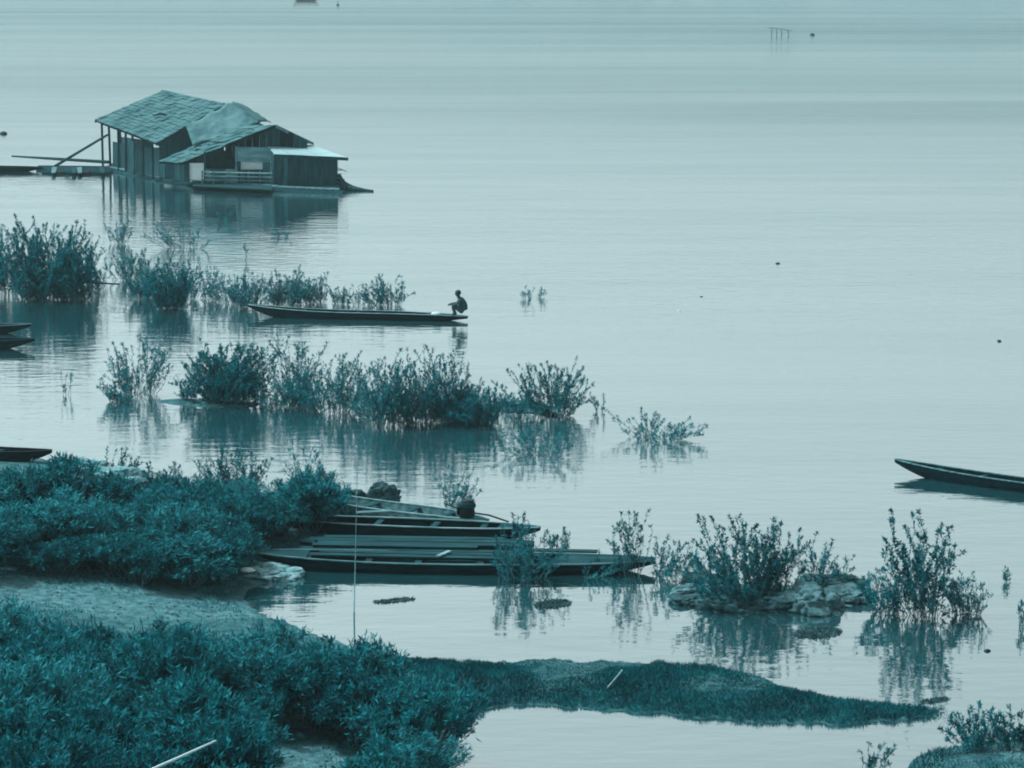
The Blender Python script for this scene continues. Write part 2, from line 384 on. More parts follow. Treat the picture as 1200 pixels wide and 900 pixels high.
def shrub_meshes(h, wd, nst, seed, lpm=26, leafL=.10, leafW=.026, start=.3, tip=7, nbr=2, dp=None, low=0.5, upright=.6, r0=.0075):
    """open shrub: forked wands from a common base, leaves up the wands and in rosettes at the tips"""
    rng = np.random.RandomState(seed); dp = dp or wd
    wd *= 1.14; nst = int(nst * 1.5 + .5); lpm *= 1.6; leafL *= .80; leafW *= .92; start *= .6; tip = int(tip * .9); low *= .72; nbr += 2
    off = rng.normal(size=2) * .10; gaps = rng.rand(3) * 6.283
    lines = []; LB = []; LD = []
    for i in range(nst):
        ang = rng.rand() * 6.283; rr = math.sqrt(rng.rand()); 
        if any(abs((ang - g + 3.14) % 6.283 - 3.14) < .22 for g in gaps) and rng.rand() < .75: ang += .5
        bx, by = math.cos(ang) * rr * wd * .20, math.sin(ang) * rr * dp * .20
        a2 = ang + rng.normal() * .6; reach = rr * (1 + .16 * rng.normal())
        tx, ty = (math.cos(a2) * reach * .5 + off[0]) * wd, (math.sin(a2) * reach * .5 + off[1]) * dp
        tz = h * (low + (1 - low) * rng.rand() ** 1.15) * (1 - .30 * rr ** 2)
        if i < 2: tz = h * (1 - .06 * i)
        p0 = np.array([bx, by, -.12]); p2 = np.array([tx, ty, tz]); p1 = (p0 * .5 + p2 * .5); p1[2] = tz * (.35 + .25 * upright); p1 += rng.normal(size=3) * .09 * h * np.array([1, 1, .5])
        t = np.linspace(0, 1, 7)[:, None]; pts = (1 - t) ** 2 * p0 + 2 * t * (1 - t) * p1 + t ** 2 * p2
        pts[1:-1] += rng.normal(size=(5, 3)) * .018 * h
        tw = [(pts, start)]; lines.append((pts, r0 * (.8 + .6 * rng.rand()), r0 * .3))
        for b in range(rng.randint(0, nbr + 1)):
            k = rng.randint(1, 6); q0 = pts[k]; ln = min(h, tz * 1.3) * (.12 + .22 * rng.rand())
            d = pts[min(k + 1, 6)] - pts[k - 1]; d /= np.linalg.norm(d) + 1e-9; d = d + rng.normal(size=3) * .6; d[2] = abs(d[2]) * .7 + .25; d /= np.linalg.norm(d)
            tt = np.linspace(0, 1, 4)[:, None]; q = q0 + d * ln * tt + np.array([0, 0, 1]) * (tt ** 2) * ln * .25
            if q[-1, 2] > h: continue
            lines.append((q, r0 * .5, r0 * .22)); tw.append((q, .15))
        for q, st in tw:
            ln = np.linalg.norm(np.diff(q, axis=0), axis=1).sum(); n = max(2, int(ln * lpm * (1 - st) * (.5 + rng.rand())))
            u = st + (1 - st) * rng.rand(n) ** .9; f = u * (len(q) - 1); k = np.minimum(f.astype(int), len(q) - 2); fr = (f - k)[:, None]
            pb = q[k] * (1 - fr) + q[k + 1] * fr; tg = q[k + 1] - q[k]; tg = tg / (np.linalg.norm(tg, axis=1, keepdims=True) + 1e-9)
            LB.append(pb); LD.append(tg * (.35 + upright * .5) + rng.normal(size=(n, 3)) * .7 + [0, 0, .12])
            m_ = int(tip * (.4 + 1.1 * rng.rand())) + 1
            LB.append(np.repeat(q[-1:], m_, 0) - tg[-1] * (rng.rand(m_, 1) * leafL * .9)); LD.append(np.repeat(tg[-1:], m_, 0) * .5 + rng.normal(size=(m_, 3)) * .7)
    LB = np.concatenate(LB); LD = np.concatenate(LD); n = len(LB)
    ok = LB[:, 2] > .01; LB = LB[ok]; LD = LD[ok]; n = len(LB)
    V, Fq = leaf_arrays(LB, LD, leafL * (.6 + .7 * rng.rand(n)), leafW * (.7 + .6 * rng.rand(n)), rng)
    sv, sf = polytubes(lines, rng)
    return npmesh('foliage', V, Fq), npmesh('stems', sv, sf)

def bush_meshes(seed, r=1.0, h=1.25, ncl=150, nlf=44, leafL=.105, leafW=.030, nlobe=5, spread=.5, droop=.45):
    """dense bush: leafy sprays on forked branches, gathered in separate lobes with hollows between"""
    rng = np.random.RandomState(seed); lines = []; LB = []; LD = []
    lobes = []
    for k in range(nlobe):
        a = 6.283 * k / nlobe + rng.normal() * .4; d = (spread * (.5 + .6 * rng.rand())) * r if k else 0
        lobes.append(((math.cos(a) * d, math.sin(a) * d), .34 + .24 * rng.rand(), (.35 + .35 * rng.rand()) * h if k else .6 * h))
    for c in range(ncl):
        (ox, oy), lr, lz = lobes[rng.randint(nlobe)]
        th = rng.rand() * 6.283; el = math.asin(-.35 + 1.35 * rng.rand()); rad = (.78 + .22 * rng.rand()) * (1 + .10 * rng.normal())
        outd = np.array([math.cos(th) * math.cos(el), math.sin(th) * math.cos(el), math.sin(el)])
        p = np.array([ox, oy, lz]) + outd * lr * r * rad * np.array([1, 1, .85]); p[2] = max(p[2], .08)
        outd = outd + [0, 0, droop]; outd /= np.linalg.norm(outd)
        tl = .14 + .15 * rng.rand(); q0 = p - outd * tl * .8; root = np.array([ox * .3, oy * .3, -.05])
        if c % 3 == 0:
            mid = (root * .45 + q0 * .55) + rng.normal(size=3) * .06; lines.append((np.array([root, mid, q0, p + outd * .1]), .016, .004))
        else: lines.append((np.array([q0, p, p + outd * .1]), .007, .003))
        n = int(nlf * (.5 + rng.rand())); u = rng.rand(n, 1) ** .7
        LB.append(q0 + outd * tl * 1.25 * u + rng.normal(size=(n, 3)) * .045); LD.append(outd * .6 + rng.normal(size=(n, 3)) * .6)
    LB = np.concatenate(LB); LD = np.concatenate(LD); ok = LB[:, 2] > 0; LB = LB[ok]; LD = LD[ok]; n = len(LB)
    V, Fq = leaf_arrays(LB, LD, leafL * (.5 + .9 * rng.rand(n)), leafW * (.6 + .8 * rng.rand(n)), rng)
    sv, sf = polytubes(lines, rng)
    return npmesh('foliage', V, Fq), npmesh('stems', sv, sf)

def plant(name, loc, meshes, lm, label, cat, group=None, rz=0.0, s=(1, 1, 1)):
    e = empty(name, loc, label, cat, group); e.rotation_euler = (0, 0, rz); e.scale = s
    a = link('foliage', meshes[0], M[lm], e); a['kind'] = 'stuff'
    link('stems', meshes[1], M['stem'], e)
    return e

def shrub(px, py, hpx, wpx, nst, label, seed, lm='leaf_w', group=None, name='river_shrub', on_land=False, **kw):
    p = T(px, py) if on_land else G(px, py); k = ppm(p)
    if not on_land: p.z = max(0, hz(p.x, p.y))
    return plant(name, p, shrub_meshes(hpx / k, wpx / k, nst, seed, **kw), lm, label, 'shrub', group)

exec_rng = random.Random(5)
# thicket on the left bank: a handful of bush forms, copied with their own turn and size
BV = [bush_meshes(100 + i) for i in range(5)] + [bush_meshes(110 + i, leafL=.13, leafW=.04, ncl=120, nlf=34, nlobe=4, spread=.4) for i in range(3)] \
   + [bush_meshes(120 + i, h=1.3, leafL=.115, leafW=.022, ncl=130, nlf=40, nlobe=6, spread=.35, droop=1.0) for i in range(3)]
def in_poly(poly, x, y):
    c = False; n = len(poly)
    for i in range(n):
        (x0, y0), (x1, y1) = poly[i], poly[(i + 1) % n]
        if (y0 > y) != (y1 > y) and x < (x1 - x0) * (y - y0) / (y1 - y0) + x0: c = not c
    return c
def fill(poly, spacing, smin, smax, label, group, seed, lms, hs=1.0, holes=()):
    rng = random.Random(seed); pts = []
    xs = [p[0] for p in poly]; ys = [p[1] for p in poly]
    for _ in range(6000):
        px, py = rng.uniform(min(xs), max(xs)), rng.uniform(min(ys), max(ys))
        if not in_poly(poly, px, py) or any(in_poly(hh, px, py) for hh in holes): continue
        p = T(px, py)
        if hz(p.x, p.y) < 0.03: continue
        if all((p - q).length > spacing for q in pts): pts.append(p)
    for p in pts:
        s = rng.uniform(smin, smax); z = s * hs * rng.uniform(.85, 1.15)
        v_ = rng.randrange(len(BV)); plant('bank_bush', p - Vector((0, 0, .04)), BV[v_], ('leaf', 'leaf_b', 'leaf_c')[v_ % 3], label, 'bush', group, rng.uniform(0, 6.28), (s * rng.uniform(.9, 1.2), s * rng.uniform(.9, 1.2), z))
    return len(pts)
n1 = fill([(-70, 590), (0, 592), (60, 602), (100, 614), (165, 618), (210, 614), (240, 614), (320, 612), (376, 606), (372, 626), (325, 636), (282, 645), (272, 668), (255, 688), (180, 686), (90, 678), (0, 672), (-70, 668)],
     .80, .7, 1.2, 'dense leafy bush in the thicket between the sandy clearing and the moored boats', 'bushes of the upper bank thicket', 11, ['leaf', 'leaf', 'leaf_b'], .9)
n2 = fill([(-80, 770), (0, 775), (70, 795), (150, 822), (250, 822), (330, 798), (390, 800), (430, 812), (460, 822), (482, 850), (494, 890), (498, 940), (490, 1010), (-80, 1010)],
     1.0, .75, 1.25, 'dense leafy bush in the thicket in front of the sandy clearing', 'bushes of the lower bank thicket', 12, ['leaf', 'leaf_b', 'leaf'], .95,
     holes=[[(285, 880), (330, 866), (400, 872), (440, 905), (440, 1011), (275, 1011)]])
print('bushes', n1, n2)

# low weeds and tufts on the bank and grass on the spit (nobody could count it)
def grass(name, label, polys, n, hmin, hmax, wd, seed, m, zmin=0.012):
    rng = np.random.RandomState(seed); pb = []
    for poly, share in polys:
        a = np.array(poly); lo, hi = a.min(0), a.max(0); k = int(n * share)
        q = lo + (hi - lo) * rng.rand(k * 4, 2); q = q[sdf(poly, q[:, 0], q[:, 1]) > -0.05][:k]; pb.append(q)
    q = np.concatenate(pb); z = height(q[:, 0], q[:, 1]); ok = z > zmin; q = q[ok]; z = z[ok]; k = len(q)
    B = np.column_stack([q, z - .01]); D = rng.normal(size=(k, 3)) * .45; D[:, 2] = 1
    clump = .25 + .75 * np.clip(lumps(q[:, 0] * 2.6, q[:, 1] * 2.6) * .9 + .5, 0, 1)
    V, Fq = leaf_arrays(B, D, (hmin + (hmax - hmin) * rng.rand(k)) * clump, np.full(k, wd), rng)
    o = link(name, npmesh(name, V, Fq), m); tag(o, label, 'grass', kind='stuff')
SPIT = [gxy(*q) for q in [(430, 768), (470, 770), (560, 776), (640, 772), (740, 776), (830, 778), (880, 790), (930, 806), (1000, 821), (1060, 826), (1115, 832), (1085, 843), (985, 851), (900, 848), (800, 841), (700, 834), (620, 827), (575, 831), (545, 842), (500, 815)]]
grass('spit_grass', 'short dark grass covering the low spit that reaches into the river', [(SPIT, 1.0)], 75000, .02, .13, .014, 21, M['grass'], .004)
grass('mound_grass', 'short grass on the small mound with white stones at the water', [(MOUND, 1.0)], 26000, .04, .12, .012, 22, M['grass'], .03)
WEED = [gxy(*q) for q in [(-60, 590), (0, 590), (200, 604), (390, 606), (400, 632), (330, 645), (300, 665), (270, 700), (290, 725), (400, 755), (500, 780), (545, 850), (545, 930), (-60, 930)]]
grass('bank_weeds', 'low tufts of weeds on the sandy bank among the bushes', [(WEED, 1.0)], 22000, .04, .14, .02, 23, M['leaf_b'], .05)

def pebbles():
    rng = np.random.RandomState(41); V = []; Fq = []; k = 0
    base = np.array([(1, 0, 0), (-1, 0, 0), (0, 1, 0), (0, -1, 0), (0, 0, .7), (0, 0, -.5)]); tri = [(0, 2, 4), (2, 1, 4), (1, 3, 4), (3, 0, 4), (2, 0, 5), (1, 2, 5), (3, 1, 5), (0, 3, 5)]
    for (cx, cy, rx, ry) in SAND:
        for _ in range(110):
            x, y = cx + rng.normal() * rx * .7, cy + rng.normal() * ry * .8; z = hz(x, y)
            if z < .02: continue
            r = .012 + .045 * rng.rand() ** 3; V.append(base * r * (.7 + .6 * rng.rand(1, 3)) + [x, y, z]); Fq += [tuple(i + k for i in t) for t in tri]; k += 6
    o = link('pebbles', npmesh('pebbles', np.concatenate(V), Fq), M['rock']); tag(o, 'small pebbles strewn over the sandy patches of the bank', 'pebbles', kind='stuff')
pebbles()
# ------------------------------------------------------------------ shrubs standing in the river
S = shrub
g1 = 'shrubs in the flooded row behind the long canoe'
la = 'wispy shrub standing in the flooded row behind the long canoe'
S(140, 285, 36, 44, 16, 'small dark shrub in the water nearest the houseboat, under its open end', 201, lpm=30)
S(216, 290, 38, 72, 22, 'low wide shrub in the water below the houseboat roof', 202, lpm=26)
S(262, 262, 16, 16, 4, 'tiny sprig in the water close under the houseboat shed', 203, lpm=14, leafL=.14)
S(330, 278, 12, 26, 5, 'thin sprigs poking from the water off the houseboat shed corner', 204, lpm=14, leafL=.12)
S(52, 350, 98, 108, 75, 'tallest dense shrub of the flooded row behind the long canoe', 205, lpm=46, tip=10, nbr=3, start=.1, leafL=.13, leafW=.04)
S(88, 352, 66, 56, 40, 'dense shrub tucked against the tallest one in the flooded row', 219, lpm=40, nbr=3, start=.1, leafL=.13, leafW=.038)
S(8, 345, 84, 60, 30, 'broad shrub beside the tallest one in the flooded row', 206, lpm=30, nbr=3, leafL=.13, leafW=.036)
S(104, 345, 74, 60, 22, 'airy shrub joined by a thin pole to its neighbour in the flooded row', 207, lpm=20, nbr=2, leafL=.12, leafW=.03)
S(150, 328, 38, 50, 24, la, 208, group=g1, lpm=34, leafL=.12)
S(200, 362, 60, 62, 48, 'dark compact shrub in the flooded row, just off the canoe bow', 209, lpm=46, tip=10, start=.1, leafL=.12, leafW=.036)
S(168, 350, 48, 46, 26, la, 210, group=g1, lpm=38, leafL=.12)
S(246, 352, 44, 46, 16, la, 211, group=g1, lpm=22)
S(292, 362, 46, 58, 34, la, 212, group=g1, lpm=32, leafL=.12)
S(338, 359, 46, 58, 34, la, 213, group=g1, lpm=32, leafL=.12)
S(374, 355, 36, 40, 20, la, 214, group=g1, lpm=26)
S(422, 358, 30, 26, 9, la, 215, group=g1, lpm=20)
S(460, 358, 37, 52, 24, 'clump at the open-water end of the row behind the canoe', 216, lpm=24, upright=1)
S(622, 349, 14, 36, 8, 'sparse sprigs alone in open water beyond the seated person', 217, lpm=18, leafL=.12)
S(288, 305, 20, 8, 2, 'single tall sprig rising above the row behind the canoe', 218, lpm=14, leafL=.14)

g2 = 'shrubs in the flooded row in front of the long canoe'
lb = 'reedy shrub standing in the river in the row in front of the long canoe'
S(163, 462, 74, 78, 34, 'fan-shaped airy shrub at the shore end of the row in front of the canoe', 231, lpm=30, leafL=.11)
S(140, 470, 26, 46, 16, 'low shrub at the foot of the fan-shaped airy shrub', 232, lpm=34)
S(266, 473, 70, 98, 85, 'rounded dense shrub growing from the mud strip in the river', 233, lpm=48, tip=10, nbr=3, start=.08, leafL=.11, leafW=.034)
S(345, 468, 82, 60, 26, 'tall thin-stemmed shrub beside the rounded dense shrub', 234, lpm=24, upright=1, start=.35)
S(350, 478, 52, 70, 36, lb, 235, group=g2, lpm=32)
S(400, 484, 74, 66, 34, lb, 236, group=g2, lpm=28, upright=1)
S(446, 500, 86, 66, 50, lb, 237, group=g2, lpm=32, upright=1)
S(490, 496, 92, 74, 50, lb, 238, group=g2, lpm=30, upright=1, start=.15)
S(530, 492, 84, 70, 40, lb, 239, group=g2, lpm=28, upright=1, start=.15)
S(565, 497, 56, 58, 44, lb, 240, group=g2, lpm=36)
S(536, 496, 42, 90, 40, lb, 241, group=g2, lpm=36, start=.05)
S(645, 487, 66, 84, 52, 'cup-shaped shrub set apart from its row, beside a floating log', 242, lpm=34, tip=10, upright=.9)
S(612, 492, 30, 44, 14, 'low thin shrub at the log in front of the cup-shaped shrub', 243, lpm=18)
S(632, 532, 34, 96, 26, 'low half-drowned shrub below the cup-shaped shrub', 244, lpm=16, start=.2)
S(702, 482, 22, 20, 4, 'faint sprigs in open water beside the cup-shaped shrub', 245, lpm=12)
S(766, 514, 31, 102, 26, 'low spread-out shrub alone at the open-water side of the rows', 246, lpm=22, start=.25, leafL=.11)
S(78, 462, 26, 12, 3, 'faint lone sprig in calm water near two boat bows', 247, lpm=12)
lf = 'low leafy tuft filling the gaps of the flooded rows'
for i, (x, y, hh, ww) in enumerate([(120, 340, 34, 50), (182, 345, 30, 50), (225, 350, 36, 44), (270, 356, 32, 44), (318, 357, 34, 50), (358, 356, 30, 40), (398, 356, 22, 34), (440, 357, 24, 30),
        (30, 352, 50, 70), (302, 476, 40, 60), (325, 480, 36, 60), (374, 482, 44, 56), (424, 490, 50, 56), (468, 497, 50, 60), (512, 494, 46, 60), (550, 496, 42, 60), (588, 484, 22, 44), (218, 470, 30, 40)]):
    S(x, y, hh, ww, 18, lf, 300 + i, group='low tufts between the flooded shrubs', lpm=24, start=.1, upright=.8)
# behind and among the moored boats
S(284, 592, 76, 84, 50, 'tall stemmy shrub rising behind the upper bank thicket', 251, on_land=True, lpm=30, upright=1, nbr=1)
S(355, 562, 44, 56, 12, 'sparse reeds in the water beyond the upper thicket', 252, lpm=12, upright=1, nbr=0, leafL=.13)
S(128, 558, 34, 16, 4, 'thin sprig growing between the pale bank rocks', 253, on_land=True, lpm=22)
S(146, 560, 36, 24, 11, 'small upright shrub behind the pale bank rocks', 254, on_land=True, lpm=28, upright=1)
S(180, 572, 30, 20, 7, 'little shrub at the edge of the pale bank rocks', 255, on_land=True, lpm=24, upright=1)
S(204, 578, 36, 24, 8, 'slender shrub behind the upper thicket near the rocks', 256, on_land=True, lpm=22, upright=1)
S(533, 604, 70, 46, 15, 'bare-stemmed reedy shrub just behind the boat with the engine', 257, lpm=18, upright=1, nbr=1, start=.35, leafL=.11)
S(612, 677, 66, 112, 30, 'spreading shrub overhanging the hull of the largest moored boat', 258, 'leaf', lpm=24, start=.25, nbr=2)
S(606, 640, 40, 20, 6, 'leafy sprig standing up between the moored boats', 259, 'leaf', lpm=34, tip=12, start=.5)
S(656, 648, 28, 24, 8, 'small sprig by the stern of the covered boat', 260, 'leaf', lpm=30, tip=10, start=.4)
S(738, 674, 78, 54, 13, 'leafy shrub growing over the stern of the largest moored boat', 261, 'leaf', lpm=24, tip=11, start=.3)
S(775, 676, 48, 60, 14, 'thin shrub in the water between the boat stern and the rocky islet', 262, lpm=20, start=.3)
S(690, 676, 24, 60, 9, 'low shrub against the stern half of the largest moored boat', 263, 'leaf', lpm=24, start=.2)
# rocky islet and its neighbours
S(868, 710, 108, 112, 40, 'big dark bush growing on the rocky islet', 271, 'leaf', lpm=34, tip=14, nbr=3, start=.22, leafL=.09, leafW=.032, upright=.3)
S(905, 702, 88, 66, 24, 'second bush on the rocky islet leaning against the big one', 272, 'leaf', lpm=32, tip=12, nbr=3, start=.22)
S(955, 692, 66, 62, 14, 'open bare-branched shrub behind the pale rock of the islet', 273, lpm=20, tip=8, start=.4)
S(984, 686, 34, 26, 7, 'little shrub at the low end of the rocky islet', 274, lpm=22)
S(798, 680, 46, 70, 9, 'thin branches leaning off the side of the rocky islet', 275, lpm=24, start=.45)
S(1082, 722, 126, 80, 34, 'tallest river shrub with thick leaf rosettes beside the rocky islet', 281, 'leaf', lpm=28, tip=16, nbr=2, start=.35, leafL=.10, leafW=.034, low=.4)
S(1038, 718, 60, 52, 20, 'low side growth at the islet side of the tallest river shrub', 282, lpm=24, tip=9)
S(1136, 720, 48, 62, 22, 'low side growth on the open-water side of the tallest river shrub', 283, lpm=20, tip=8)
S(1180, 682, 18, 14, 4, 'tiny sprig alone in the water beyond the tallest river shrub', 284, lpm=20)
S(1196, 735, 30, 14, 4, 'tiny curled sprig in the water beyond the low side growth', 285, lpm=14)
S(1150, 880, 56, 78, 26, 'spiky upright plants at the edge of the mound with white stones', 286, lpm=34, upright=1.2, nbr=0, on_land=True)
S(1192, 878, 60, 60, 18, 'shrub with round leaf rosettes on the mound with white stones', 287, 'leaf', lpm=24, tip=16, start=.5, on_land=True)
S(1020, 908, 40, 46, 7, 'sparse sprig in the water beside the mound with white stones', 288, 'leaf', lpm=14, tip=12, start=.6)

# floating mats of weed
def weed_mat(px, py, wpx, dpx, n, label, seed):
    n = int(n * .8); rng = np.random.RandomState(seed); p = G(px, py); k = ppm(p); wd = wpx / k
    dp_ = (G(px, py - dpx / 2) - G(px, py + dpx / 2)).y
    a = rng.rand(n) * 6.283; r = np.sqrt(rng.rand(n)); B = np.column_stack([np.cos(a) * r * wd / 2, np.sin(a) * r * dp_ / 2, np.full(n, .004)])
    B[:, 1] += .15 * np.sin(B[:, 0] * 3); B = B[lumps(B[:, 0] * 6 + seed, B[:, 1] * 9) > -.6]; n = len(B)
    D = rng.normal(size=(n, 3)); D[:, 2] = np.abs(D[:, 2]) * .2 + .02
    V, Fq = leaf_arrays(B, D, .04 + .05 * rng.rand(n), np.full(n, .026), rng)
    o = link('floating_weed', npmesh('floating_weed', V, Fq), M['rock_dark']); o.location = p; tag(o, label, 'weed mat')
weed_mat(648, 708, 42, 9, 1500, 'short dark mat of weed floating below the largest moored boat', 31)
weed_mat(462, 704, 46, 5, 500, 'thin streak of weed floating near the upright bamboo pole', 32)
weed_mat(958, 742, 58, 13, 2400, 'oval dark mat of weed floating in front of the rocky islet', 33)
weed_mat(1095, 821, 34, 5, 350, 'faint streak of weed off the tip of the grassy spit', 34)

# ------------------------------------------------------------------ rocks and stones
def rock(px, py, wpx, hpx, label, seed, m='rock', flat=.6, group=None, name='rock', on_land=False, dep=None):
    p = T(px, py) if on_land else G(px, py); k = ppm(p); wd, hh = wpx / k, hpx / k
    bm = bmesh.new(); bmesh.ops.create_icosphere(bm, subdivisions=5, radius=1.0)
    sd_ = Vector((seed * 1.7, seed * .9, seed * 2.3))
    dd = dep if dep else wd * flat
    for v in bm.verts:
        c = v.co.copy(); n_ = mnoise.fractal(c * 1.3 + sd_, 1.0, 2.0, 3) * .38 + mnoise.fractal(c * 4.0 + sd_, .8, 2.1, 4) * .10 - abs(mnoise.noise(c * 2.6 + sd_)) * .16
        cell = mnoise.cell(c * 1.8 + sd_) * .10
        vd = mnoise.voronoi(c * 1.9 + sd_)[0]; cr_ = max(0, .16 - (vd[1] - vd[0])) * .9
        c *= 1 + n_ * .75 + cell - cr_ - .12 * vd[0]
        c.z = round(c.z * 4.5 + mnoise.noise(c * 1.5 + sd_) * .8) / 4.5 * .45 + c.z * .55
        c.z = c.z if c.z < .55 else .55 + (c.z - .55) * .5
        v.co = Vector((c.x * wd * .5, c.y * dd * .5, c.z * hh * .95 - .03 + .12 * hh))
    me = bpy.data.meshes.new(name); bm.to_mesh(me); bm.free()
    o = link(name, me, M[m], smooth=True); o.location = p; o.rotation_euler = (0, 0, seed * .37 % .5 - .25)
    tag(o, label, 'rock', group); return o
rock(92, 556, 76, 24, 'pale rounded boulder on the bank shore beside the hidden boat bow', 1, 'rock_pale', on_land=True)
rock(140, 562, 62, 20, 'pale boulder with a dark crack on the bank shore', 2, 'rock_pale', on_land=True)
rock(118, 578, 48, 14, 'small pale stone in front of the two pale boulders', 3, 'rock_pale', on_land=True)
rock(168, 570, 40, 13, 'low grey stone at the end of the pale boulders', 4, 'rock', on_land=True)
rock(450, 590, 44, 30, 'dark pointed boulder in the water behind the moored boats', 5, 'rock_dark')
rock(408, 592, 50, 24, 'dark rock on the shore touching the upper thicket', 6, 'rock_dark')
rock(322, 674, 74, 14, 'flat pale rock ledge at the water under the thicket', 7, 'rock_pale', dep=1.4)
rs = 'flat dark stone on the shaded side of the islet'
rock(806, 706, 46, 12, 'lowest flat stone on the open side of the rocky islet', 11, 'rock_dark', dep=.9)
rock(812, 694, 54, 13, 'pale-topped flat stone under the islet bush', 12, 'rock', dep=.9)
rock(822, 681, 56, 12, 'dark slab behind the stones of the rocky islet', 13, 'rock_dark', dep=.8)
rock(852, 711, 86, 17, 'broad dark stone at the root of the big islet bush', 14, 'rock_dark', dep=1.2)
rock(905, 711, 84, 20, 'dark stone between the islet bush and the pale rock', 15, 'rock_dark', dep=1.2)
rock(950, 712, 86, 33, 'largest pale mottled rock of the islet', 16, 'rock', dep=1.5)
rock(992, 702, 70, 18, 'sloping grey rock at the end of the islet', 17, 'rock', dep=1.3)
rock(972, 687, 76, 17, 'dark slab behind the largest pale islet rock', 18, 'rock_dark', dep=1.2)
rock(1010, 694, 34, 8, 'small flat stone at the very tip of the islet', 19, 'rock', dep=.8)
rock(1172, 868, 12, 6, 'largest white stone on the grassy mound', 21, 'white', on_land=True, name='stone')
lw = 'small white stone on the grassy mound'
rock(1160, 868, 9, 4, lw, 22, 'white', on_land=True, name='stone', group='white stones on the mound')
rock(1186, 866, 8, 4, lw, 23, 'white', on_land=True, name='stone', group='white stones on the mound')
rock(1191, 880, 12, 7, lw, 24, 'rock_pale', on_land=True, name='stone', group='white stones on the mound')

# ------------------------------------------------------------------ boats
def canoe(label, a, b, za, zb, beam, free=.26, end_w=.10, hull='dark_wood', rail='grey_wood', inner='mid_wood', thw=4, deck=(0, 0), group=None, name='canoe',
          rake=(.9, .9), drop=.0, floor=True, cat='boat'):
    """long plank boat; a, b: pixels of the two tips, za, zb their heights above water"""
    A = G(a[0], a[1], za); B = G(b[0], b[1], zb); mid = (A + B) * .5; mid.z = 0
    ax = Vector((B.x - A.x, B.y - A.y, 0)); Ln = ax.length; ax.normalize(); sx = Vector((-ax.y, ax.x, 0))
    n = 33; st = []
    for i in range(n):
        t = i / (n - 1); u = 2 * t - 1
        e = abs(u); hw = max(end_w * .5, beam * .5 * (1 - e ** 3.2)) if True else 0
        hw = end_w * .5 + (beam * .5 - end_w * .5) * max(0, 1 - e ** 2.6) ** .8
        sheer = free + (za - free) * max(0, -u) ** 2.2 * (za > free) + (zb - free) * max(0, u) ** 2.2 * (zb > free)
        if za < free and u < 0: sheer = free + (za - free) * (-u) ** 3
        if zb < free and u > 0: sheer = free + (zb - free) * u ** 3
        da = t * Ln; db = (1 - t) * Ln; k = min(1, da / (rake[0] * 2.2), db / (rake[1] * 2.2)); k = math.sin(k * math.pi / 2)
        keel = (sheer - .07) * (1 - k) + (-.12) * k
        st.append((t * Ln - Ln / 2, hw, sheer, keel))
    def W(x, y, z): return mid + ax * x + sx * y + Vector((0, 0, z))
    root = empty(name, mid, label, cat, group)
    mb = MB(); th = .028
    for (x, hw, sh, ke) in st:
        ch = ke + (sh - ke) * .22
        fl = min(sh - .03, max(.055, ke + .05)); iw = max(.004, hw - th)
        prof = [(-hw, sh), (-hw * .96, (sh + ch) / 2), (-hw * .82, ch), (-hw * .45, ke), (hw * .45, ke), (hw * .82, ch), (hw * .96, (sh + ch) / 2), (hw, sh),
                (iw, sh), (iw * .86, fl), (-iw * .86, fl), (-iw, sh)]
        for y, z in prof: mb.v.append(tuple(W(x, y, z)))
    m_ = 12
    for i in range(n - 1):
        for j in range(m_):
            mb.f.append((i * m_ + j, i * m_ + (j + 1) % m_, (i + 1) * m_ + (j + 1) % m_, (i + 1) * m_ + j))
    mb.f.append(tuple(range(m_))[::-1]); mb.f.append(tuple((n - 1) * m_ + j for j in range(m_)))
    mb.build('hull', M[hull], root)
    for s in (-1, 1):                                          # gunwale rails
        g = MB(); 
        for (x, hw, sh, ke) in st:
            for (dy, dz) in ((-.024, .002), (.024, .002), (.024, .026), (-.024, .026)): g.v.append(tuple(W(x, s * (hw - .012) + dy, sh + dz)))
        for i in range(n - 1):
            for j in range(4): g.f.append((i * 4 + j, i * 4 + (j + 1) % 4, (i + 1) * 4 + (j + 1) % 4, (i + 1) * 4 + j))
        g.f.append((3, 2, 1, 0)); g.f.append(tuple((n - 1) * 4 + j for j in range(4))); g.build('gunwale', M[rail], root)
    if floor:                                                   # floor boards, three runs
        for r_ in (-1, 0, 1):
            f = MB(); ids = [s_ for s_ in st if s_[3] < .02 and s_[1] > .16]
            for q0, q1 in zip(ids[:-1], ids[1:]):
                w0, w1 = (q0[1] - .06) * .84, (q1[1] - .06) * .84; c = r_ * .667; d = .31
                f.slab([W(q0[0], (c - d) * w0, .072), W(q0[0], (c + d) * w0, .072), W(q1[0], (c + d) * w1, .072), W(q1[0], (c - d) * w1, .072)], .014, Vector((0, 0, 1)))
            if f.v: f.build('floor_board', M[inner], root)
    for k in range(thw):
        t = (k + 1) / (thw + 1); q = st[int(t * (n - 1))]
        MB().slab([W(q[0] - .07, -q[1] + .02, q[2] - .03), W(q[0] + .07, -q[1] + .02, q[2] - .03), W(q[0] + .07, q[1] - .02, q[2] - .03), W(q[0] - .07, q[1] - .02, q[2] - .03)], .025, Vector((0, 0, 1))).build('thwart', M[inner], root)
    for side, dl in enumerate(deck):                           # short end decks
        if dl:
            ids = [s_ for s_ in st if (s_[0] < -Ln / 2 + dl if side == 0 else s_[0] > Ln / 2 - dl)]; d = MB()
            for q0, q1 in zip(ids[:-1], ids[1:]):
                d.slab([W(q0[0], -q0[1] + .02, q0[2] + .012), W(q0[0], q0[1] - .02, q0[2] + .012), W(q1[0], q1[1] - .02, q1[2] + .012), W(q1[0], -q1[1] + .02, q1[2] + .012)], .03, Vector((0, 0, 1)))
            if d.v: d.build('end_deck', M[inner], root)
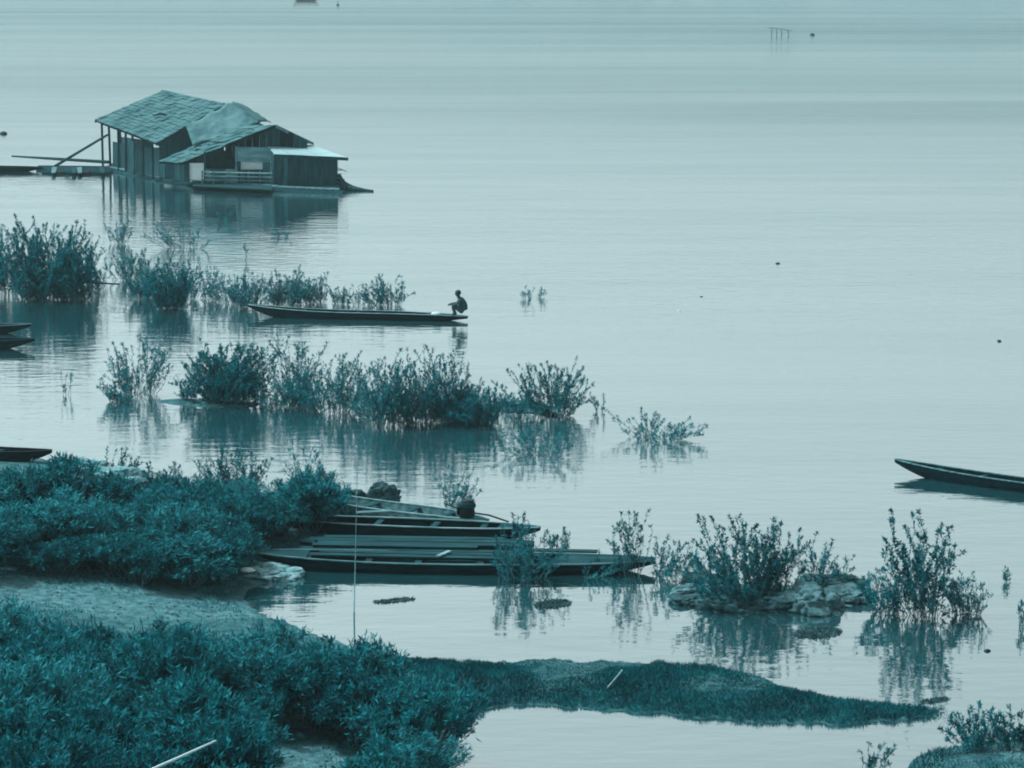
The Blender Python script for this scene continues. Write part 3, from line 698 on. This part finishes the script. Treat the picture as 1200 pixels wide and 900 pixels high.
    root['len'] = Ln
    return root, W, st, Ln

# fisherman's canoe
cr, cW, cst, cL = canoe('long dark canoe with a pale rail and a person squatting on its stern', (291, 357), (548, 371), .42, .16, .72, .24, .14, rail='pale_wood', deck=(.5, 1.6), thw=3)
# two bows
canoe('slim boat bow poking in beyond another bow, below the flooded shrubs', (-190, 377), (36, 380), .3, .34, .8, .26, .10, thw=3)
canoe('darker slim boat bow on the near side of another bow', (-170, 394), (40, 397), .3, .36, .9, .27, .10, thw=3, rail='mid_wood')
# behind the thicket
canoe('dark boat bow showing above the thicket beside pale boulders', (-190, 514), (60, 528), .3, .42, .8, .3, .10, thw=3, rail='black')
# right
canoe('dark narrow boat lying alone on open water beyond the tallest river shrub', (1049, 538.5), (1390, 584), .36, .32, .62, .24, .06, rail='grey_wood', thw=5, deck=(.7, .5))
# moored group
canoe('largest moored boat, long and low, with planks laid along it', (303, 647), (768, 656), .30, .24, 1.25, .21, .30, rail='grey_wood', inner='mid_wood', thw=6, deck=(1.3, 2.2))
canoe('moored boat loaded with grey planks beside the largest one', (352, 633), (626, 637), .28, .26, 1.0, .25, .3, rail='mid_wood', inner='mid_wood', thw=4, deck=(.4, .4))
b2, b2W, b2st, b2L = canoe('dark high-sided moored boat with a pale rail', (330, 607), (633, 618), .34, .36, .9, .34, .14, rail='pale_wood', thw=4, deck=(.5, 1.0))
b1, b1W, b1st, b1L = canoe('moored boat with grey sides and a black engine at its stern', (352, 574), (571, 610), .46, .24, .9, .30, .2, hull='grey_wood', rail='pale_wood', inner='mid_wood', thw=4, deck=(.5, .5))
# by the houseboat and far away
canoe('dark boat moored at the walkway logs of the houseboat', (-120, 195), (50, 196), .3, .26, .9, .3, .25, thw=2, rail='mid_wood')
canoe('distant dark boat far out across the river', (343, -2), (374, -1.4), .7, .6, 1.1, .55, .3, thw=0, floor=False, rail='dark_wood')

# loose planks and an oar on the moored boats
def plank(label, a, b, z, wd, m, th=.03, name='plank', group=None, cat='plank'):
    A = G(a[0], a[1], z); B = G(b[0], b[1], z); d = (B - A).normalized(); s = Vector((-d.y, d.x, 0)) * wd * .5
    o = MB().slab([A - s, A + s, B + s, B - s], th, Vector((0, 0, 1))).build(name, M[m]); tag(o, label, cat, group); return o
gp = 'planks laid along the moored boats'
for a, b, z, m in [((352, 641), (610, 646.5), .25, 'mid_wood'), ((375, 645), (640, 650.5), .258, 'mid_wood'), ((362, 648.5), (600, 653.5), .254, 'mid_wood'), ((600, 643), (700, 645.5), .262, 'mid_wood')]:
    plank('long weathered plank lying along the thwarts of the largest moored boat', a, b, z, .24, m, group=gp)
for a, b, z, m in [((362, 631), (606, 634.5), .30, 'mid_wood'), ((372, 634.5), (612, 638.5), .305, 'mid_wood'), ((380, 628), (590, 631), .30, 'mid_wood'), ((366, 637), (560, 640), .31, 'mid_wood')]:
    plank('weathered plank lying in the moored boat beside the largest one', a, b, z, .25, m, group=gp)
plank('short pale oar blade lying across the largest moored boat', (513, 651), (527, 645), .30, .10, 'pale_wood', name='oar_blade', cat='oar')
plank('grey plank propped along the boat with the engine', (418, 600), (456, 598), .42, .2, 'grey_wood', name='plank')

# outboard engine on the stern of the grey-sided boat
def engine():
    p = G(547, 607, .30); e = empty('outboard_engine', p, 'black rounded engine sitting on the stern of a moored boat', 'engine')
    def lump(name, c, r, m):
        bm = bmesh.new(); bmesh.ops.create_uvsphere(bm, u_segments=20, v_segments=12, radius=1)
        for v in bm.verts:
            q = v.co; f = max(abs(q.x), abs(q.y), abs(q.z)); q = q.lerp(q / f, .45); v.co = Vector((q.x * r[0] + c[0], q.y * r[1] + c[1], q.z * r[2] + c[2]))
        me = bpy.data.meshes.new(name); bm.to_mesh(me); bm.free(); return link(name, me, M[m], e, True)
    lump('crankcase', (0, 0, .12), (.19, .15, .13), 'black'); lump('cowling', (0, 0, .29), (.21, .16, .09), 'mid_wood'); lump('fuel_tank', (.02, 0, .37), (.15, .12, .05), 'black')
    lump('flywheel', (-.2, 0, .18), (.03, .11, .11), 'black')
    MB().tube([p + Vector((.12, 0, .12)), p + Vector((.5, .02, .06)), p + Vector((.95, .04, -.10))], .02).build('drive_shaft', M['black'], e)
    MB().tube([p + Vector((-.1, 0, .2)), p + Vector((-.45, .03, .30))], .014).build('tiller', M['black'], e)
engine()

# white bundle in the fisherman's canoe
def bundle(px, py, z, r, label, seed, m='white', name='bundle'):
    p = G(px, py, z); bm = bmesh.new(); bmesh.ops.create_icosphere(bm, subdivisions=3, radius=1)
    for v in bm.verts:
        c = v.co; k = 1 + mnoise.noise(c * 2.1 + Vector((seed, 0, 0))) * .3; v.co = Vector((c.x * r[0] * k, c.y * r[1] * k, max(-.8, c.z) * r[2] * k))
    me = bpy.data.meshes.new(name); bm.to_mesh(me); bm.free(); o = link(name, me, M[m], smooth=True); o.location = p; tag(o, label, name); return o
bundle(511, 367.5, .29, (.17, .12, .06), 'white cloth bundle lying in the long canoe', 3)
o = bundle(290, 668, .36, (.15, .07, .05), 'white plastic sack lying on the flat rock ledge', 5, name='sack')
pz = hz(o.location.x, o.location.y)

# ------------------------------------------------------------------ the person
def person():
    q = G(537, 369.6, .235); base = Vector((q.x, q.y, .235))
    e = empty('person', base, 'person in dark clothes squatting on the canoe stern with arms on knees', 'person')
    V = []; E = []; Rr = []
    def v(x, y, z, r, par=None):
        V.append((x, y, z)); Rr.append(r); i = len(V) - 1
        if par is not None: E.append((par, i))
        return i
    pel = v(.17, 0, .15, .13)
    bel = v(.19, 0, .30, .118, pel); ch = v(.13, 0, .46, .128, bel); nb = v(.06, 0, .60, .075, ch)
    nk = v(.015, 0, .66, .052, nb); hd0 = v(-.015, 0, .735, .080, nk); hd1 = v(-.02, 0, .80, .098, hd0); hd2 = v(-.005, 0, .865, .07, hd1)
    v(-.125, 0, .765, .015, hd0)                                           # nose
    for s in (-1, 1):
        v(-.005, s * .104, .765, .017, hd0)                                # ear
        sh = v(.07, s * .18, .55, .062, nb); el = v(-.06, s * .21, .41, .046, sh); wr = v(-.25, s * .13, .405, .033, el)
        pm = v(-.305, s * .12, .395, .036, wr)
        for k, (dy, ln) in enumerate(((-.028, .07), (-.01, .08), (.01, .075), (.028, .06))):
            f1 = v(-.305 - ln * .55, s * .12 + dy, .38, .010, pm); v(-.305 - ln * .8, s * .12 + dy, .35, .008, f1)
        v(-.30, s * .12 - s * .05, .37, .010, pm)
        hip = v(.13, s * .10, .16, .10, pel); kn = v(-.20, s * .16, .38, .070, hip); sn = v(-.16, s * .15, .22, .058, kn); an = v(-.11, s * .14, .06, .04, sn)
        v(-.05, s * .14, .025, .032, an); v(-.23, s * .16, .022, .028, an)
    me = bpy.data.meshes.new('body'); me.from_pydata(V, E, []); o = link('body', me, M['skin'], e)
    sk = o.modifiers.new('skin', 'SKIN'); sk.use_smooth_shade = True
    for i, r in enumerate(Rr): me.skin_vertices[0].data[i].radius = (r, r); 
    me.skin_vertices[0].data[0].use_root = True
    sb = o.modifiers.new('sub', 'SUBSURF'); sb.levels = 2; sb.render_levels = 2
    # shirt: a shell over the trunk
    sh = MB(); rings = [(.18, .17, .150, .160), (.195, .30, .138, .152), (.145, .43, .145, .182), (.10, .52, .130, .206), (.062, .60, .09, .125)]
    ns = 16
    for (x, z, rx, ry) in rings:
        for j in range(ns):
            t = 6.283 * j / ns; sh.v.append(tuple(base + Vector((x + math.cos(t) * rx, math.sin(t) * ry, z + math.cos(t) * .05))))
    for i in range(len(rings) - 1):
        for j in range(ns): sh.f.append((i * ns + j, i * ns + (j + 1) % ns, (i + 1) * ns + (j + 1) % ns, (i + 1) * ns + j))
    sh.build('shirt', M['shirt'], e, True)
    bm = bmesh.new(); bmesh.ops.create_uvsphere(bm, u_segments=18, v_segments=12, radius=1)
    for w_ in bm.verts:
        c = w_.co; w_.co = Vector((-.002 + c.x * .110, c.y * .106, .81 + c.z * (.10 if c.z > 0 else .085 if c.x > 0 else .02)))
    me = bpy.data.meshes.new('hair'); bm.to_mesh(me); bm.free(); link('hair', me, M['hair'], e, True)
person()

# ------------------------------------------------------------------ houseboat
def houseboat():
    c = G(260, 214); root = empty('houseboat', Vector((c.x, c.y, 0)), 'ramshackle floating house with tiled, tarp-covered and tin roofs on a raft', 'houseboat')
    U = Vector((0, 0, 1)); rng = random.Random(8)
    A, B, Cc, D = P(190, 107, 165.3), P(111, 141, 164), P(183, 168, 153), P(263, 123, 154.3)
    def bil(q, u, v_):        # q: ridge0, ridge1, eave1, eave0
        return (q[0] * (1 - u) + q[1] * u) * (1 - v_) + (q[3] * (1 - u) + q[2] * u) * v_
    def courses(q, rows, cols, m, name, th=.05, jag=.25, lift=.05, par=root):
        n = (q[1] - q[0]).cross(q[3] - q[0]).normalized(); n = n if n.z > 0 else -n
        for r in range(rows):
            mb = MB(); v0 = max(0, (r - .15) / rows); u = 0.0
            while u < .999:
                u1 = min(1.0, u + (1 / cols) * rng.uniform(.7, 1.3)); u1 = 1.0 if 1 - u1 < .3 / cols else u1
                v1 = min(1.012, (r + 1 + rng.uniform(-jag, jag) * .5) / rows); lf = lift * rng.uniform(.75, 1.25); dz = rng.uniform(-.028, .028)
                g = .0015
                mb.slab([bil(q, u + g, v0) + n * (.012 + dz), bil(q, u1 - g, v0) + n * (.012 + dz), bil(q, u1 - g, v1) + n * (lf + dz), bil(q, u + g, v1) + n * (lf + dz)], th * .6, n)
                u = u1
            mb.build(name, m, par)
    def sheet(q, th, m, name, par=root): return MB().slab(q, th, U).build(name, m, par)
    # main roof, both slopes
    q = [A, D, Cc, B]; rd = sheet([p - Vector((0, 0, .03)) for p in q], .05, M['dark_wood'], 'roof_deck'); courses(q, 15, 20, M['roof_tile'], 'roof_course', par=rd)
    def mirror(r_, e_): d = r_ - e_; return Vector((r_.x + d.x, r_.y + d.y, e_.z))
    qb = [A + Vector((.01, 0, 0)), D + Vector((.01, 0, 0)), mirror(D, Cc), mirror(A, B)]
    sheet(qb, .07, M['roof_tile'], 'back_roof')
    MB().tube([A + Vector((0, 0, .03)), (A + D) / 2 + Vector((0, 0, .0)), D + Vector((0, 0, .03))], .08).build('ridge_cap', M['roof_tile'], root)
    for e0, e1 in ((B, A), (Cc, D)):      # barge boards
        MB().slab([e0 + Vector((0, 0, .02)), e1 + Vector((0, 0, .02)), e1 - Vector((0, 0, .22)), e0 - Vector((0, 0, .16))], .05).build('barge_board', M['mid_wood'], root)
    # raft
    fp = [G(*k) for k in [(124, 199), (152, 204), (190, 211.5), (226, 217), (318, 223), (396, 226), (404, 214), (372, 206), (300, 198), (262, 193), (205, 187), (150, 186)]]
    rz = .2; mb = MB(); n = len(fp)
    mb.v = [(p.x, p.y, rz) for p in fp] + [(p.x, p.y, -.25) for p in fp]
    mb.f = [tuple(range(n)), tuple(range(2 * n - 1, n - 1, -1))] + [(i, (i + 1) % n, n + (i + 1) % n, n + i) for i in range(n)]
    raft = mb.build('raft_deck', M['mid_wood'], root)
    for i in range(5):                                          # bamboo floats along the front
        p0, p1 = fp[i], fp[i + 1]
        for k, (dz, rr) in enumerate(((.06, .11), (.2, .08), (.02, .1))):
            o_ = Vector((rng.uniform(-.4, .1), -.06 - .14 * k * (k != 1), dz)); o2 = Vector((rng.uniform(-.1, .5), -.06 - .14 * k * (k != 1), dz + rng.uniform(-.03, .03)))
            MB().tube([p0 + o_, (p0 + p1) / 2 + (o_ + o2) / 2, p1 + o2], rr).build('bamboo_float', M['grey_wood' if k == 1 else 'mid_wood'], raft)
    tipb = G(437, 224.5)
    for k in range(7):
        s0 = P(390 + k * 1.2, 216 - k * .9, 149.6 + k * .12); s0.z = .05 + .10 * min(k, 6); e0 = tipb + Vector((-.25 * k, .12 * k, .02 + .015 * k))
        MB().tube([s0, (s0 + e0) / 2 + Vector((0, 0, .03)), e0], [.13, .12, .07]).build('bamboo_float', M['mid_wood'], raft)
    # posts of the open end
    eave = lambda u: bil(q, u, 1.0)
    for u in (.03, .16, .30, .42, .55, .70, .85, .97):
        p = eave(u) + (A - B).normalized() * .35; top = p.z - .05
        MB().tube([(p.x, p.y, .1), (p.x + rng.uniform(-.05, .05), p.y, top)], .075, 6).build('post', M['mid_wood'], root)
    for v_ in (.35, .7):
        p = bil(q, .02, 1 - v_); MB().tube([(p.x, p.y, .1), (p.x, p.y, p.z - .08)], .075, 6).build('post', M['mid_wood'], root)
    # braces and beam under the eave
    p0, p1 = eave(.0) + Vector((.35, .15, -.18)), eave(1.0) + Vector((.35, .15, -.18)); MB().tube([p0, p1], .06, 6).build('eave_beam', M['mid_wood'], root)
    def wall(pts, m, name='wall', t=.07): return MB().slab(pts, t).build(name, M[m], root)
    def wquad(x0, x1, t0, t1, b0, b1, Y0, Y1): return [P(x0, t0, Y0), P(x1, t1, Y1), P(x1, b1, Y1), P(x0, b0, Y0)]
    # planked long wall under the main eave
    def planks(x0, x1, t0, t1, b0, b1, Y0, Y1, k, ms, name='wall_plank', t=.05):
        Q = wquad(x0, x1, t0, t1, b0, b1, Y0, Y1); bk_ = Vector((0, .12, -.03))
        wb = MB().slab([p + bk_ for p in Q], .03).build('wall', M['dark_wood'], root)
        for i in range(k):
            a, b = i / k + .0012, (i + 1) / k - .0012; dy = Vector((0, rng.uniform(-.008, .008), 0))
            MB().slab([bil(Q, a, 0) + dy, bil(Q, b, 0) + dy, bil(Q, b, 1) + dy, bil(Q, a, 1) + dy], t).build(name, M[rng.choice(ms)], wb)
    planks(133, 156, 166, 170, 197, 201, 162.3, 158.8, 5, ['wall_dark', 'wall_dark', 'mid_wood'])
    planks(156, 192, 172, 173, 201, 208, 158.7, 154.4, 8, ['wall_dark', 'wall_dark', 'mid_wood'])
    wall(wquad(152, 158, 165, 166, 200, 202, 157.6, 157.0), 'wall_dark')
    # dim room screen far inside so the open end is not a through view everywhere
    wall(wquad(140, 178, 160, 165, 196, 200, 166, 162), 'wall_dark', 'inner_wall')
    # gable end wall facing the shed
    g0, g1, g2, g3 = P(185, 170, 153.2), P(262, 126, 154.35), P(262, 206, 154.35), P(190, 210, 153.2)
    wall([g0 + Vector((.0, .15, .14)), g1 + Vector((0, .15, .06)), g2 + Vector((0, .15, 0)), g3 + Vector((.1, .15, 0))], 'wall_dark', 'gable_wall')
    # sagging tarp roof
    tq = [P(218, 150, 153.2), P(270, 122.5, 154.1), P(304, 146, 152.4), P(226, 173, 151.7)]
    nx, ny = 14, 10; mb = MB()
    for j in range(ny + 1):
        for i in range(nx + 1):
            p = bil([tq[0], tq[1], tq[2], tq[3]], i / nx, j / ny); s_ = .10 * mnoise.noise((i * .45, j * .5, 2.0)) + .05 * math.sin(i * 1.1) - .10 * math.sin(math.pi * j / ny) * math.sin(math.pi * i / nx)
            mb.v.append((p.x, p.y, p.z + s_ + .12))
    for j in range(ny):
        for i in range(nx): a = j * (nx + 1) + i; mb.f.append((a, a + 1, a + nx + 2, a + nx + 1))
    o_ = mb.build('tarp_roof', M['tarp'], root, True); o_.modifiers.new('thick', 'SOLIDIFY').thickness = .03
    tr = [P(270, 122.5, 154.1), P(287, 126, 156.0), P(318, 146, 154.5), P(304, 146, 152.4)]; mb = MB()
    for j in range(ny + 1):
        for i in range(nx + 1):
            p = bil(tr, i / nx, j / ny); s_ = .09 * mnoise.noise((i * .5, j * .5, 9.0)) + .08 * math.sin(math.pi * i / nx)
            mb.v.append((p.x, p.y, p.z + s_ + .12))
    for j in range(ny):
        for i in range(nx): a = j * (nx + 1) + i; mb.f.append((a, a + 1, a + nx + 2, a + nx + 1))
    o_ = mb.build('tarp_roof', M['roof_thatch'], root, True); o_.modifiers.new('thick', 'SOLIDIFY').thickness = .03
    # front roof
    Fe, Fa, Ba, Be, Re = P(212, 191, 149.6), P(323, 147, 150.6), P(279, 147, 152.6), P(187, 189, 151.8), P(367, 168, 151.9)
    fq = [Ba, Fa, Fe, Be]; rd = sheet([p - Vector((0, 0, .04)) for p in fq], .05, M['dark_wood'], 'roof_deck'); courses(fq, 9, 5, M['roof_thatch'], 'roof_course', .05, .35, .045, par=rd)
    Rb = Re + (Ba - Fa); courses([Fa, Ba, Rb, Re], 5, 4, M['roof_thatch'], 'roof_course', .05, .2, .045)
    MB().slab([Fa + Vector((0, -.03, .05)), Re + Vector((0, -.03, .05)), Re + Vector((0, -.03, -.10)), Fa + Vector((0, -.03, -.14))], .06).build('barge_board', M['grey_wood'], root)
    m1 = Fa * .47 + Fe * .53
    MB().slab([Fa + Vector((0, -.03, .04)), m1 + Vector((0, -.03, .04)), m1 + Vector((0, -.03, -.14)), Fa + Vector((0, -.03, -.14))], .05).build('barge_board', M['dark_wood'], root)
    # front gable, planked
    Y = 151.0
    xs = [264 + (360 - 264) * i / 12 for i in range(13)]
    def vtop(x): return (176 + (149.5 - 176) * (x - 262) / 61.0) if x < 323 else (149.5 + (168 - 149.5) * (x - 323) / 41.0)
    for a, b in zip(xs[:-1], xs[1:]):
        MB().slab([P(a + .05, vtop(a) - 2.6, Y), P(b - .05, vtop(b) - 2.6, Y), P(b - .2, 186, Y), P(a + .2, 186, Y)], .05).build('gable_plank', M[rng.choice(['wall_dark', 'wall_dark', 'dark_wood'])], root)
    # facade under it
    planks(188, 222, 192, 193, 208, 213, 151.3, 150.6, 6, ['wall_mid', 'wall_mid', 'mid_wood'])
    wall(wquad(222, 241, 191, 191, 210, 212, 150.7, 150.6), 'cloth', 'opening_view_panel', .03)  # added pale panel in place of the bright view through this opening
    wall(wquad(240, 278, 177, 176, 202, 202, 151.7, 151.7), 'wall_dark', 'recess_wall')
    planks(241, 277, 198, 198, 213, 214, 150.5, 150.4, 6, ['wall_mid', 'wall_mid', 'wall_pale'])
    for k in range(3): wall(wquad(277, 319, 172 + k * 5.8, 173 + k * 5.8, 177.6 + k * 5.8, 178.4 + k * 5.8, 150.3, 150.2), 'wall_pale', 'sign_board' if False else 'facade_board', .05)
    wall(wquad(276.5, 282, 189, 189, 214, 214, 150.25, 150.2), 'wall_dark', 'jamb'); wall(wquad(308, 319, 190, 190, 214, 215, 150.2, 150.15), 'wall_mid', 'jamb')
    wall(wquad(282, 308, 189, 189, 199, 199, 150.45, 150.45), 'cloth', 'window_view_panel', .03)  # added pale panel, stands in for bright water seen through the window
    planks(282, 308, 198.5, 198.5, 214, 214.5, 150.2, 150.15, 5, ['wall_mid', 'wall_dark'])
    MB().tube([P(277, 172, 149.9), P(277, 215, 149.9)], .06, 6).build('post', M['grey_wood'], root); MB().tube([P(240, 178, 149.9), P(240, 214, 149.9)], .06, 6).build('post', M['mid_wood'], root)
    MB().tube([P(318, 180, 149.4), P(318, 218, 149.4)], .06, 6).build('post', M['grey_wood'], root)
    # porch railing
    rl = MB().tube([P(236, 201.5, 149.5), P(277, 202.5, 149.4), P(319, 203.3, 149.3)], .045, 6).build('railing', M['pale_wood'], root)
    for yy in (207, 211.5): MB().tube([P(236, yy - 1, 149.5), P(277, yy, 149.4), P(319, yy + .8, 149.3)], .045, 6).build('rail', M['pale_wood' if yy < 210 else 'grey_wood'], rl)
    for xx in (237, 250, 264, 278, 291, 305, 317): MB().tube([P(xx, 200, 149.45), P(xx, 216, 149.45)], .04, 6).build('rail_post', M['grey_wood'], rl)
    MB().slab([G(226, 217.5, .26), G(319, 222, .26), G(319, 215, .26), G(226, 211, .26)], .06, U).build('porch_deck', M['mid_wood'], root)
    # shed
    shq = [P(310, 167, 152.0), P(366, 170, 152.0), P(408, 184.5, 149.2), P(322, 180.5, 148.7)]
    for i in range(5):
        a, b = i / 5 + .003, (i + 1) / 5 - .003; up_ = Vector((0, 0, .012 * (i % 2)))
        MB().slab([bil(shq, a, 0) + up_, bil(shq, b, 0) + up_, bil(shq, b, 1) + up_, bil(shq, a, 1) + up_], .05, U).build('tin_sheet', M['tin'], root)
    MB().slab([shq[3] + Vector((0, -.02, -.0)), shq[2] + Vector((0, -.02, -.0)), shq[2] + Vector((0, -.02, -.17)), shq[3] + Vector((0, -.02, -.15))], .06).build('fascia', M['mid_wood'], root)
    planks(320.5, 394, 182, 186, 221, 219.5, 149.0, 149.5, 13, ['wall_dark', 'wall_dark', 'wall_dark', 'wall_mid'])
    w0, w1 = P(394, 186, 149.5), P(394, 219.5, 149.5); bk = Vector((-.12, 2.2, 0))
    wall([w0 + Vector((-.03, .06, 0)), w0 + bk, w1 + bk, w1 + Vector((-.03, .06, 0))], 'wall_dark', 'side_wall')
    w0, w1 = P(320.5, 182, 149.0), P(320.5, 221, 149.0); bk = Vector((-.3, 1.4, 0))
    wall([w0 + Vector((.03, .06, 0)), w0 + bk, w1 + bk, w1 + Vector((.03, .06, 0))], 'wall_mid', 'side_wall')
    for k in range(4): p_ = P(394.5, 199 + k * 4.5, 149.6); MB().slab([p_, p_ + Vector((.26, .1, 0)), p_ + Vector((.26, .1, -.05)), p_ + Vector((0, 0, -.05))], .05).build('ladder_rung', M['grey_wood'], root)
    MB().tube([P(394, 196, 149.6), P(406, 201, 149.8)], .025, 6).build('peg', M['grey_wood'], root)
    bundle_p = P(317, 174, 150.0)
    return root
houseboat()
o = bundle(318, 174, 1.98, (.22, .16, .07), 'white lump modelled as a highlight on the tin roof of the houseboat shed', 9, name='sheet')  # added lump, puts the bright highlight on the roof into shape and colour

# poles, logs and walkway of the houseboat
def pole(label, pts, r, m, name='pole', cat='pole', group=None):
    o = MB().tube(pts, r, 8).build(name, M[m]); tag(o, label, cat, group); return o
pole('slanting pole propped from the walkway up to the houseboat eave', [G(64, 195, .15), P(126, 158, 161.5)], [.09, .07], 'mid_wood')
pole('long pole lying level beside the houseboat above the water', [P(14, 183, 166), P(70, 186.5, 164), P(128, 190, 162)], [.05, .09, .10], 'mid_wood')
def walkway():
    e = empty('floating_walkway', G(95, 199), 'floating log walkway joining the houseboat to a moored boat', 'walkway')
    rng = random.Random(4)
    for k in range(6):
        x0 = 46 + rng.uniform(-4, 10); MB().tube([G(x0, 196 + k * 1.3, .05), G(95, 196.5 + k * 1.2, .08), G(132 + rng.uniform(-4, 6), 197 + k * 1.2, .06)], .12, 7).build('log', M['mid_wood'], e)
    for k, x in enumerate((60, 84, 91, 118)):
        MB().slab([G(x, 202.5, .22), G(x + 5, 202.2, .22), G(x + 7 - k, 195.5, .22), G(x + 1 - k, 195.8, .22)], .05, Vector((0, 0, 1))).build('cross_plank', M['mid_wood' if k % 2 else 'grey_wood'], e)
    for (x, y) in ((68, 203.5), (98, 204)): MB().tube([G(x - 5, y, .02), G(x + 7, y, .02)], .2, 9).build('float_drum', M['black'], e)
walkway()
pole('thin horizontal pole linking two flooded shrubs', [G(84, 330, .5), G(140, 333, .5)], .03, 'dark_wood')
pole('upright bamboo pole standing in the water beside the moored boats', [G(415, 718, -.6), G(415, 718, 1.0), P(418.5, 556, G(415, 718).y + .05)], [.016, .014, .009], 'grey_wood')
pole('dark driftwood log lying by the cup-shaped shrub', [G(588, 476, .06), G(620, 476, .08), G(652, 486, .03)], [.05, .08, .05], 'dark_wood', 'driftwood', 'log')
a_, b_ = T(712, 812), T(729, 793)
pole('pale stick lying on the grassy spit', [a_ + Vector((0, 0, .10)), (a_ + b_) / 2 + Vector((.03, 0, .14)), b_ + Vector((0, 0, .12))], .014, 'pale_wood', 'stick', 'stick')
p0_ = T(215, 905)
pole('pale bamboo stick poking out of the lower bank thicket', [P(150, 914, 35.6), P(200, 892, 36.0), P(253, 868, 36.6)], [.022, .022, .014], 'white', 'stick', 'stick')

# ------------------------------------------------------------------ small far things on the water
def floaty(px, py, r, label, m='black', name='float', seed=1, stem=0):
    p = G(px, py); mb = MB(); n = 10; prof = [(-.4, .3), (-.2, .8), (0, 1), (.35, .85), (.6, .45), (.7, .12)]
    for (z, k) in prof:
        for j in range(n): t = 6.283 * j / n; mb.v.append((p.x + math.cos(t) * r * k * (1 + .2 * math.sin(seed + 2 * t)), p.y + math.sin(t) * r * k, z * r))
    for i in range(len(prof) - 1):
        for j in range(n): mb.f.append((i * n + j, i * n + (j + 1) % n, (i + 1) * n + (j + 1) % n, (i + 1) * n + j))
    mb.f.append(tuple(range(n))[::-1]); mb.f.append(tuple((len(prof) - 1) * n + j for j in range(n)))
    if stem: mb.tube([p, p + Vector((.02, 0, stem))], r * .18, 6)
    o = mb.build(name, M[m], None, True); tag(o, label, 'float'); return o
floaty(911.5, 309, .085, 'small round dark float alone on the open river')
floaty(822, 348, .05, 'tiny dark float above a white one on open water')
floaty(796, 365, .055, 'tiny white float on open water', 'white')
floaty(1171, 400, .08, 'flat dark drifting lump far off the lone narrow boat', seed=4)
floaty(1157, 763, .06, 'dark drifting lump in front of the tallest river shrub', seed=2)
floaty(4, 157, .28, 'dark double lump adrift beyond the houseboat walkway', seed=3); 
floaty(396, 6, .5, 'distant dark buoy near the far boat', seed=5, stem=1.0)
floaty(952, 41, .42, 'distant dark drum float beside the row of stakes', seed=6)
def stakes():
    b = G(918, 41); e = empty('fish_trap_stakes', b, 'distant row of leaning fishing stakes with a rail in the river', 'stakes')
    xs = [904, 910, 917, 925]
    for i, x in enumerate(xs):
        p = G(x, 41); MB().tube([p - Vector((0, 0, .4)), p + Vector((-.25 if i > 1 else .05, 0, 1.0 - .12 * i))], .06, 6).build('stake', M['mid_wood'], e)
    MB().tube([G(900, 41) + Vector((0, 0, 1.1)), G(914, 41) + Vector((0, 0, .95)), G(928, 41) + Vector((0, 0, .6))], .05, 6).build('rail', M['mid_wood'], e)
stakes()

# ------------------------------------------------------------------ haze over the river
def haze():
    x, y0, y1, z0, z1 = WX + 20, WY0 - 20, WY1 + 20, -4.0, 75.0
    V = [(-x, y0, z0), (x, y0, z0), (x, y1, z0), (-x, y1, z0), (-x, y0, z1), (x, y0, z1), (x, y1, z1), (-x, y1, z1)]
    me = npmesh('haze', V, [(3, 2, 1, 0), (4, 5, 6, 7), (0, 1, 5, 4), (1, 2, 6, 5), (2, 3, 7, 6), (3, 0, 4, 7)])
    m = bpy.data.materials.new('haze'); m.use_nodes = True; n = m.node_tree; n.nodes.clear()
    v = n.nodes.new('ShaderNodeVolumePrincipled'); o_ = n.nodes.new('ShaderNodeOutputMaterial'); n.links.new(v.outputs[0], o_.inputs[1])
    v.inputs['Color'].default_value = (0.76, 0.97, 1.0, 1); v.inputs['Density'].default_value = 0.0003; v.inputs['Anisotropy'].default_value = 0.0
    o = link('haze', me, m); tag(o, kind='stuff')
haze()
